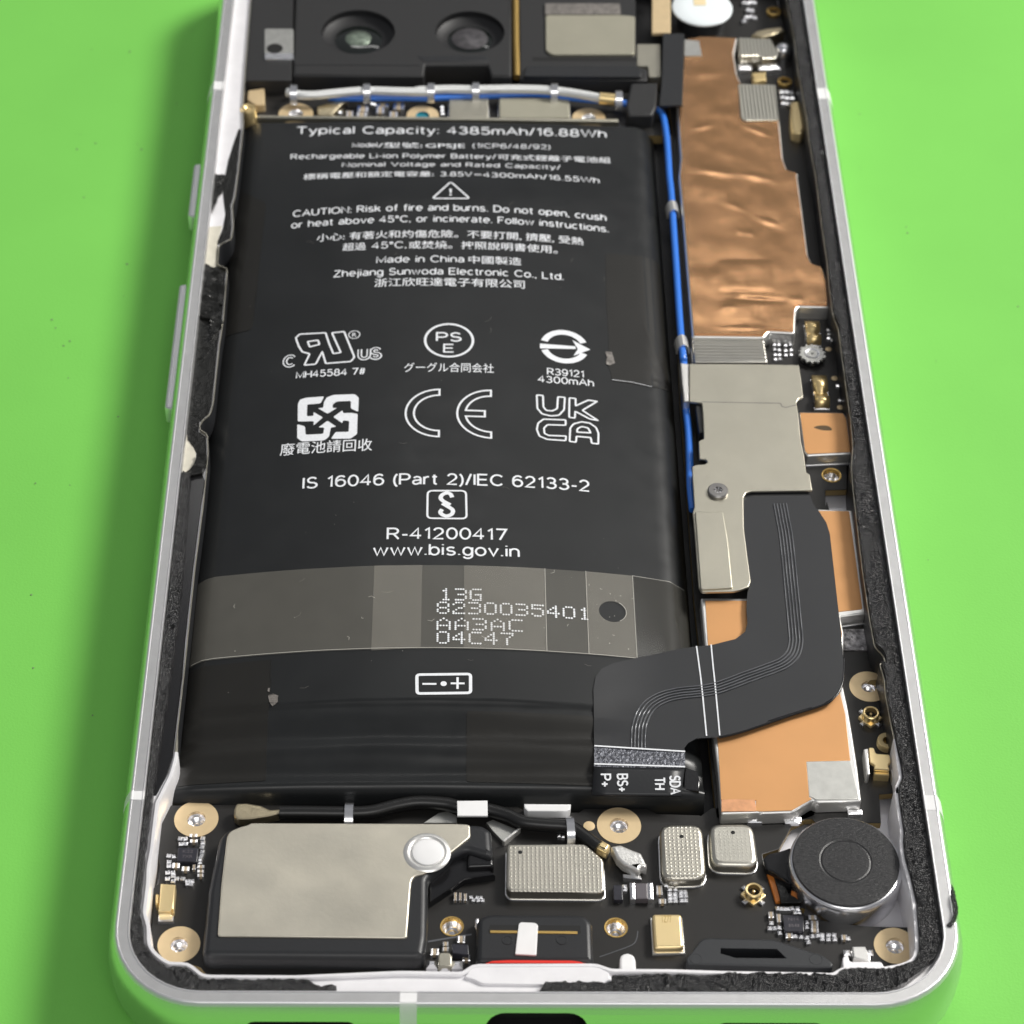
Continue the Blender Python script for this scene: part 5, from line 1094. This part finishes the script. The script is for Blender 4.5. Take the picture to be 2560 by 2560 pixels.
# ------------------------------------------------------------------ vibration motor
mot = thing('vibration_motor', 'round silver coin vibration motor with a black foam pad on top', 'vibration motor', (mo[0], mo[1], 2.6))
R_ = mo[2]
lathe('case', mo[0], mo[1], [(R_ * 1.0, 2.62), (R_ * 1.03, 3.0), (R_ * 1.03, 5.5), (R_ * 1.02, 5.95), (R_ * .99, 6.15), (R_ * .95, 6.2), (R_ * .9, 6.2)], 'polished', mot, 64)
fo = (27.14,15.48,4.68)
fp_ = lathe('foam_pad', fo[0], fo[1], [(fo[2], 6.18), (fo[2], 6.38), (fo[2] * .985, 6.42), (fo[2] * .5, 6.425), (fo[2] * .47, 6.38), (fo[2] * .44, 6.425), (fo[2] * .2, 6.43)], 'motor_foam', mot, 64, smooth=6)
q = [(20.08,16.77),(20.59,17.34),(21.67,17.63),(22.71,18.06),(22.36,13.96),(21.44,14.8),(20.9,15.36),(20.34,15.64)]
prism('lead_cover', fillet(q, .2, 2), 3.4, 4.9, 'plastic_gloss', mot, .2)
q = [(20.34,16.2),(20.96,15.92),(21.24,14.23),(21.38,13.12),(23.44,12.85),(23.54,13.96),(22.66,14.52),(22.37,13.12),(20.98,12.56),(20.83,13.53)]
prism('lead_flex', fillet(q, .15, 2), 3.9, 4.25, 'orange_flex', mot, .06)
q = [(20.96,15.28),(21.97,14.73),(22.15,13.47),(23.4,12.5),(21.43,12.42),(21.2,13.88)]
prism('lead_shield', rough(q, .12, .3), 3.9, 4.4, 'residue_black', mot, .08)

# ------------------------------------------------------------------ charging port
usb = thing('charging_port', 'black charging port housing with white tab and red sealing ring', 'charging port', (0, 5, 3.2))
q = [(-5.13,9.78),(-4.21,10.35),(4.11,10.34),(4.77,9.55),(4.77,5.41),(-5.22,5.3)]
zz = BT
prism('shell', fillet(q, .5, 4), BT - .3, 5.8, 'plastic_black', usb, .5, seg=4)
q = [(-3.99,9.14),(3.73,9.09),(3.77,8.25),(-4.22,8.35)]
rec = fills([fillet(q, .1, 2)], lambda x, y: 5.815, 'rear_slot', 'void', usb)
q = [(-3.99,8.54),(3.47,8.47),(3.46,8.23),(-3.99,8.28)]
prism('contact_strip', q, 5.7, 5.87, 'brass', usb, .02)
for c in ((-2.53,7.6,0.48), (2.11,7.62,0.48)):
    lathe('mould_mark', c[0], c[1], [(c[2], 5.8), (c[2] * .97, 5.84), (c[2] * .8, 5.84), (c[2] * .78, 5.812)], 'plastic_black', usb, 24)
q = [(-1.55,9.12),(-1.38,9.32),(-0.13,9.26),(0.11,9.03),(-0.09,5.98),(-1.89,6.08)]
prism('white_tab', fillet(q, .12, 2), 5.75, 5.97, 'plastic_white', usb, .05)
q = [(-4.6,4.44),(-4.02,4.92),(-2.46,5.03),(2.91,5.0),(3.69,4.87),(4.21,4.45)]
prism('sealing_ring', fillet(q, .2, 2), 3.5, 6.8, 'red_rubber', usb, .2)
q = [(-5.35,10.25),(-4.95,10.53),(-4.84,9.44),(-5.23,9.24)]
prism('shell_ear', fillet(q, .2, 3), BT, 5.0, 'polished', usb, .2)

# ------------------------------------------------------------------ rubber microphone seal
rs = thing('rubber_seal', 'black rubber microphone seal with a slot in front of the gold microphone', 'rubber seal', (19, 4, 4))
q = [(12.58,5.96),(12.9,6.36),(14.03,7.87),(14.61,8.06),(20.28,7.92),(22.91,6.86),(24.45,6.27),(25.17,5.54),(25.07,5.04),(12.64,5.36)]
sl = [(15.67,6.99),(20.48,6.93),(21.25,5.98),(16.91,6.01),(15.61,6.46)]
prism('seal_body', fillet(q, .3, 3), BT, 5.6, 'rubber', rs, .18, holes=[sl], seg=3)
for c in ((13.49,5.92,0.54), (23.73,5.91,0.59)):
    lathe('mould_mark', c[0], c[1], [(c[2], 5.58), (c[2] * .96, 5.625), (c[2] * .86, 5.625), (c[2] * .84, 5.606)], 'rubber', rs, 24)
q = [(12.59,5.89),(25.23,5.51),(24.74,5.14),(12.33,5.22)]

# ------------------------------------------------------------------ coaxial cables
def P3(L, z): return [(x, y, z) for x, y in L]
bl = thing('blue_cable', 'thin blue coaxial cable running along the battery edge and under the white one', 'cable', (16, 90, 4))
b1 = P3([(-22.46,124.18),(-19.67,124.06),(-15.5,124.23),(-10.86,124.21)], 5.6) + P3([(-10.39,124.27),(-5.43,124.65),(1.41,125.18),(5.28,124.66),(9.15,124.1),(12.85,123.53)], 5.6) + P3([(13.93,123.18),(15.39,122.83),(16.43,121.97),(16.75,118.27),(16.76,113.43)], 5.5)
b1 += P3([(16.73,110.63),(16.78,107.12),(16.71,100.27),(16.66,94.73),(16.57,85.13),(16.63,80.4)], 5.4) + P3([(16.68,80.47),(16.53,74.07),(16.58,70.18),(16.47,65.99),(16.3,61.89),(16.36,58.79)], 5.1)
tube('sheath', smooth_path(b1, 5), .38, 'cable_blue', bl, 12)
for q, w, rot in (([(16.81,104.81)], 1.35, .07), ([(16.64,82.69)], 1.3, .07), ([(16.63,82.71)], 1.2, .07)):
    clip(q[0][0], q[0][1], 4.7, 1.6, 1.45, 1.35, math.pi / 2 + .08, 'nickel_bright')
wc = thing('white_cable', 'shiny white coaxial cable held by steel clips above the battery', 'cable', (-5, 123, 5))
w1 = P3([(-27.22,124.19),(-25.96,123.7),(-24.11,123.61),(-21.66,124.03),(-18.13,124.54),(-13.95,124.47),(-10.36,124.48)], 6.3) + P3([(-12.25,124.65),(-8.69,125.01),(-5.44,125.02),(-0.17,125.21),(3.86,124.98),(7.56,124.16),(9.71,123.52)], 6.3)
tube('sheath', smooth_path(w1, 4), .53, 'cable_white', wc, 12)
q = w1[-1]
tube('ferrule', [(q[0] - .5, q[1] + .1, q[2]), (q[0] + 1.3, q[1] - .15, q[2])], .72, 'gold', wc, 12)
for q in ([(-26.45,124.2)], [(-17.97,124.6)], [(-10.47,124.85)], [(-5.25,125.07)], [(3.94,124.98)], [(11.44,123.74)]):
    clip(q[0][0], q[0][1], 5.4, .8, 2.5, 1.75, random.uniform(-.05, .05), 'polished')
bk = thing('black_cable', 'thin black coaxial cable crossing above the loudspeaker to a silver plug', 'cable', (-8, 20, 4.5))
k1 = P3([(-22.7,21.55),(-20.35,21.56),(-16.57,21.54),(-14.45,21.7),(-12.34,22.37),(-10.33,22.75),(-7.96,22.61)], 4.9) + P3([(-6.89,22.32),(-5.59,22.19),(-3.93,21.9),(-2.28,21.33),(-0.99,20.61),(1.13,20.33),(3.13,20.12),(4.4,19.12),(5.66,17.9)], 4.9)
tube('sheath', smooth_path(k1, 5), .62, 'cable_black', bk, 10)
q = [(-26.68,20.92),(-26.78,21.74),(-26.58,22.31),(-25.7,22.4),(-24.35,22.09),(-23.55,21.68),(-22.51,21.76),(-22.45,21.28),(-23.51,20.87),(-24.05,20.8),(-25.03,20.59),(-26.24,20.51)]
pg = prism('plug', rough(fillet(q, .15, 2), .06, .3), 4.3, 5.25, 'gold_soft', bk, .18)
pg.data.materials[0] = MATS['plug_metal'] if 'plug_metal' in MATS else mat('plug_metal', (.72, .62, .42), 1, .3, bump=(1200, .3, .1))
q = [(5.55,18.4),(5.9,18.55),(6.7,17.98),(6.32,17.12),(5.4,17.69)]
prism('crimp', fillet(q, .12, 2), 4.3, 5.3, 'gold_soft', bk, .3, seg=3)
q = [(6.69,17.7),(7.52,17.91),(8.44,17.42),(9.35,17.0),(9.58,16.36),(9.81,15.44),(9.29,15.65),(9.09,15.02),(8.35,15.44),(7.67,15.86),(7.23,16.42)]
prism('plug', rough(fillet(q, .15, 2), .05, .3), 4.3, 5.4, 'plug_silver', bk, .25, seg=3)
q = [(7.7,15.46),(9.27,15.3),(9.36,14.85),(7.74,15.07)]
prism('plug_foot', q, BT, 4.4, 'solder', bk, .08)
clip(*[(-16.51,21.39)][0], 4.1, .75, 3.0, 1.6, 0, 'polished')
clip(*[(3.19,19.98)][0], 4.1, .7, 3.0, 1.6, .05, 'polished')
q = [(-6.9,22.34),(-4.18,22.39),(-4.16,20.7),(-6.86,20.68)]
wt = tag(prism('tape_tab', q, 5.55, 5.75, 'plastic_white', None, .06), 'small white tape tab holding down the black cable', 'tape')
q = [(-9.86,20.93),(-8.55,22.03),(-7.72,22.25),(-6.89,21.74),(-6.88,20.91)]
prism('foil_tab', q, BT, 4.35, 'silver_patch', lower, .05)
q = [(-4.28,20.95),(-3.69,21.29),(-1.45,20.17),(-2.76,18.87),(-3.69,20.01)]
prism('foil_tab', q, BT, 4.4, 'silver_patch', lower, .05)
q = [(-1.45,20.17),(-1.22,20.1),(-2.65,18.65),(-2.86,18.76)]
prism('foil_edge', q, BT, 4.7, 'nickel_bright', lower, .05)

# ------------------------------------------------------------------ camera end
cc_ = thing('camera_cover', 'matte black plastic cover with two round camera openings above the battery', 'camera cover', (-15, 135, 3))
l1 = (-19.33,135.68,4.4); l2 = (-5.96,135.93,4.16)
q = [(-32.53,141.88),(-27.61,141.97),(-26.82,126.2),(-32.37,125.98)]
q = [(q[0][0], 148), (q[1][0], 148)] + q[2:]
hq = [(-30.54,136.13),(-27.11,136.2),(-26.81,130.17),(-30.2,130.11)]
prism('side_bracket', q, 3.0, 6.5, 'plastic_grey', cc_, .12, holes=[])
wq = prism('spring_window', fillet(hq, .3, 3), 6.3, 6.58, 'silver_patch', cc_, .05)
hh = (-29.11,132.21,0.97)
lathe('window_hole', hh[0], hh[1], [(hh[2], 6.585), (hh[2] * .9, 6.59)], 'void', wq, 20)
q = [(-30.25,131.14),(-26.86,131.2),(-26.75,129.96),(-30.18,129.85)]
prism('spring_leaf', fillet(q, .15, 2), 6.4, 6.75, 'polished', wq, .1)
q = [(-27.43,141.7),(-26.7,126.97),(-11.52,127.11)] + [(-11.35,127.19),(-11.23,129.29),(-3.88,129.42),(-3.42,127.25),(-1.05,127.22),(-0.91,142.22)]
q = [(q[0][0], 148)] + q[1:-1] + [(q[-1][0], 148)]
prism('plate', fillet(q, .12, 2), 3.4, 6.6, 'plastic_grey', cc_, .25, holes=[circle(l1[0], l1[1], l1[2], 40), circle(l2[0], l2[1], l2[2], 40)], seg=3)
q = [(-12.35,131.1),(-3.87,131.26),(-3.56,130.02),(-11.55,129.87)]
prism('ledge', q, 6.0, 6.65, 'plastic_black', cc_, .2)
stroke([([(-26.52,128.99),(-18.73,129.08),(-11.86,129.15)], False)], .1, lambda x, y: 6.612, 'moulded_line', 'plastic_gloss', cc_)
for (x, y, r), m_, nm, k in ((l1, 'lens_reflection', 'round camera lens with a painted pale reflection in its centre nearest the rim', .36), (l2, 'lens_grey', 'round camera lens with a dull grey centre nearest the beige sensor plate', .52)):
    ln = thing('camera_lens', nm, 'camera lens', (x, y, 3.4), 'rear camera lenses')
    lathe('barrel', x, y, [(r * .99, 6.4), (r * .97, 5.9), (r * .8, 5.5), (r * .62, 5.35)], 'bay_black', ln, 40)
    lathe('element', x, y, [(r * .66, 5.36), (r * .58, 5.5), (r * .4, 5.62), (r * .2, 5.68)], 'lens_glass', ln, 40)
    lathe('centre_dome', x, y, [(r * k, 5.62), (r * k * .8, 5.76), (r * k * .4, 5.84), (r * k * .1, 5.86)], m_, ln, 30)  # on the first lens this dome's colour paints a reflection
# right half of the camera cover: a frame round the beige sensor plate
q = [(0.03,142.52),(-0.06,127.58),(15.0,127.46),(15.11,129.77),(13.88,130.27),(14.42,142.8)]
q = [(q[0][0], 148)] + q[1:-1] + [(q[-1][0], 148)]
sf = thing('sensor_frame', 'dark plastic frame holding a beige plate next to the camera cover', 'sensor frame', (6, 135, 3))
prism('frame_body', q, 3.2, 6.0, 'plastic_grey', sf, .2)
q = [(0.67,129.65),(13.87,129.89),(14.44,128.74),(14.24,127.71),(0.33,127.59)]
prism('front_bar', fillet(q, .2, 2), 5.9, 6.4, 'plastic_black', sf, .15)
q = [(3.19,139.95),(12.22,140.12),(14.06,139.94),(13.65,132.22),(3.86,131.99),(3.08,132.81)]
prism('beige_plate', fillet(q, .4, 3), 5.9, 6.3, 'sensor_beige', sf, .1)
q = [(3.18,142.31),(12.31,142.49),(12.31,140.23),(3.14,140.05)]
prism('grey_pad', q, 5.9, 6.32, 'grey_foil', sf, .05)
stroke([([(1.48,131.48),(13.94,131.65)], False)], .7, lambda x, y: 6.02, 'frame_groove', 'void', sf)
tube('divider', smooth_path(P3([(-0.38,143.78),(-0.42,135.95),(-0.39,131.48),(-0.39,128.38)], 5.6), 3), .45, 'brass', sf, 8)
q = [(13.94,134.73),(16.36,134.78),(16.14,130.33),(14.06,130.29)] 
prism('steel_tab', fillet([(14.02,134.74),(16.89,134.79),(16.64,128.28),(15.15,128.2),(15.17,130.31),(13.83,130.34)], .2, 2), 4.0, 6.0, 'nickel', sf, .12)
# flash diffuser, brass strip, black tape, cable guide
fd = (22.3,141.52,3.66)
fdo = thing('flash_diffuser', 'round white flash diffuser disc at the top edge of the board', 'flash', (fd[0], fd[1], 4))
lathe('disc', fd[0], fd[1], [(fd[2], 6.3), (fd[2], 6.5), (fd[2] * .95, 6.6), (fd[2] * .5, 6.65)], 'flash_white', fdo, 44)
lathe('collar', fd[0], fd[1], [(fd[2] * .8, 4), (fd[2] * .8, 6.32)], 'plastic_black', fdo, 30)
q = [(21.29,142.78),(22.86,142.81),(22.76,141.77),(21.27,141.69)]
prism('emitter', [(q[0][0], q[0][1] + 1.4), (q[1][0], q[1][1] + 1.4), q[2], q[3]], 6.6, 6.72, 'flash_yellow', fdo, .05)
q = [(16.39,142.83),(18.66,142.87),(18.15,136.24),(15.88,136.07)]
q = [(q[0][0] + .1, 148), (q[1][0] + .1, 148), q[2], q[3]]
tag(prism('brass_strip', fillet(q, .15, 2), 6.2, 6.6, 'gold_pad', None, .1), 'short gold coloured strip beside the white flash disc', 'metal strip')
q = [(17.2,135.73),(19.74,135.73),(19.18,127.64),(18.73,121.82),(16.07,121.65),(16.58,126.57)]
tag(prism('black_tape', fillet(q, .1, 2), 6.55, 6.85, 'plastic_black', None, .05), 'matte black tape strip hanging over the copper foil corner', 'tape')
q = [(12.94,126.53),(16.15,126.71),(15.85,122.17),(15.22,120.42),(12.37,120.32),(12.22,122.11)]
cg = thing('cable_guide', 'small dark grey block guiding the blue cable round the battery corner', 'cable guide', (15.5, 122, 4))
prism('block', fillet(q, .25, 3), 3.2, 6.4, 'plastic_grey', cg, .3, seg=3)
# upper board strip between the camera cover and the battery
ub = thing('upper_board', 'narrow strip of populated board between the battery and the camera cover', 'circuit board', (-8, 122, 3))
q = [(-32.36,121.07),(-29.4,128.55),(-26.91,128.85),(-10.43,129.14)]
prism('board', [(q[0][0], 119.0), (16.5, 119.0), (16.5, 127.0), (q[0][0], 127.0)], 3.4, 4.6, 'pcb_black', ub, .05, side='pcb_edge')
q = [(-31.37,120.56),(-10.32,120.47)]
prism('edge_rail', [(q[0][0], 120.25), (11.3, 120.25), (11.3, 120.75), (q[0][0], 120.75)], 4.2, 5.6, 'nickel', ub, .1)
for c, m_ in (((-26.16,121.86,2.03), 'polished'), ((-11.42,121.78,1.89), 'teal'), ((7.94,121.61,1.95), 'polished')):
    if m_ == 'teal' and 'teal' not in MATS: mat('teal', (.03, .25, .32), .3, .3)
    lathe('screw_pad', c[0], c[1], [(c[2], 4.5), (c[2], 4.95), (c[2] * .42, 4.95), (c[2] * .38, 4.7), (c[2] * .1, 4.75)], None, ub, 30, mats=['gold_pad', m_], pm=[0, 0, 1, 1, 1])
can('shield_can', [(-8.38,124.43),(-3.76,124.51),(-3.77,120.76),(-8.38,120.68)], 5.6, 'nickel', ub, .15, 4.6, r=.25)
can('shield_can', [(-2.56,124.53),(5.75,124.67),(5.73,120.92),(-2.54,120.78)], 5.6, 'sensor_beige', ub, .2, 4.6, r=.25)
q = [(-23.8,122.79),(-21.98,123.58),(-20.17,124.74),(-20.3,123.98),(-21.47,122.21),(-21.88,121.09),(-23.57,121.06)]
prism('coaxial_plug', rough(q, .08, .3), 4.6, 5.4, 'plug_metal', ub, .15)
for x, y, w, h in [(-18.42,122.9,1.2618495559866876,1.2697361157116043),(-18.53,121.66,1.2618495559866876,1.1041183614883516),(-19.92,121.63,0.7886559724916796,1.6561775422325271),(-16.12,123.57,1.4195807504850233,0.7176769349674285),(-14.26,123.48,1.2618495559866876,1.3801479518604394),(-14.84,121.77,0.9463871669900156,1.2697361157116043),(-16.4,122.69,0.9463871669900156,1.3801479518604394)]:
    smd('capacitor', CAP, x, y, 4.6, w, h, .5, ub)
for x, y in [(-17.37,124.05),(-17.05,123.93),(-21.02,122.36),(-23.14,121.33),(-22.36,121.22),(-21.75,121.35),(-9.17,123.56),(-9.14,122.94),(-9.1,122.31),(-13.79,123.73)]:
    smd('solder_joint', BEAD, x, y, 4.6, .45, .45, .45, ub)
# gold contact and stud at the corner of the side wall
q = [(-31.97,125.42),(-30.02,125.96),(-29.77,122.69),(-30.87,122.55),(-31.94,123.66)]
gk = thing('corner_contact', 'gold spring contact at the upper battery corner beside the bare white ledge', 'contact', (-32.3, 121.5, 4))
prism('gold_block', fillet(q, .2, 3), 3.4, 5.6, 'gold_pad', gk, .2)
c = (-31.51,120.36,0.95)
lathe('gold_stud', c[0], c[1], [(c[2], 4), (c[2], 6.7), (c[2] * .8, 6.95), (c[2] * .5, 6.9), (c[2] * .3, 6.75), (c[2] * .1, 6.8)], 'gold', gk, 24)
# loose parts at the upper right of the main board
for x, y in [(27.86,145.74),(28.34,145.61),(28.77,145.9),(29.17,145.77),(28.24,144.23),(28.72,144.1),(27.96,142.72),(28.54,142.86),(28.93,142.6),(27.58,141.89),(31.04,127.82),(31.6,127.83),(32.2,127.59),(31.04,126.8),(31.58,126.68),(32.21,126.69),(31.1,125.66),(31.64,125.54)]:
    smd('solder_joint', BEAD, x, y, BT, .6, .6, .55, main, random.uniform(-.3, .3))
for c in ((31.41,144.02,0.88), (31.61,129.94,0.85)):
    lathe('gold_ring', c[0], c[1], [(c[2], BT), (c[2], BT + .35), (c[2] * .7, BT + .4), (c[2] * .6, BT + .1), (c[2] * .2, BT + .05)], None, main, 24, mats=['brass', 'void'], pm=[0, 0, 0, 1, 1])
q = [(28.09,137.69),(28.8,138.64),(30.13,139.2),(31.93,139.51),(32.27,138.7),(30.66,137.73),(29.34,137.31)]
prism('coaxial_plug', rough(q, .1, .3), BT, 5.3, 'plug_metal', main, .25)
for q in ([(31.77,134.82)], ):
    lathe('steel_stud', q[0][0], q[0][1], [(1.0, BT), (1.0, 5.4), (.8, 5.8), (.4, 6.0), (.1, 6.02)], 'polished', main, 24)
for q in ([(26.99,132.13)], [(29.38,132.17)], [(30.42,132.32)]):
    smd('solder_joint', BEAD, q[0][0], q[0][1], BT, 1.6, .9, .9, main)
q = [(27.69,130.84),(29.37,131.0),(29.31,129.32),(27.71,129.03)]
prism('spring_contact', rough(q, .1, .3), BT, 4.9, 'gold', main, .2)
q = [(31.81,124.75),(32.89,124.89),(33.0,122.26),(33.05,119.78),(32.49,118.66),(31.44,119.01),(31.4,121.24)]
prism('gold_clip', fillet(q, .3, 3), BT, 5.4, 'gold_soft', main, .35, seg=3)
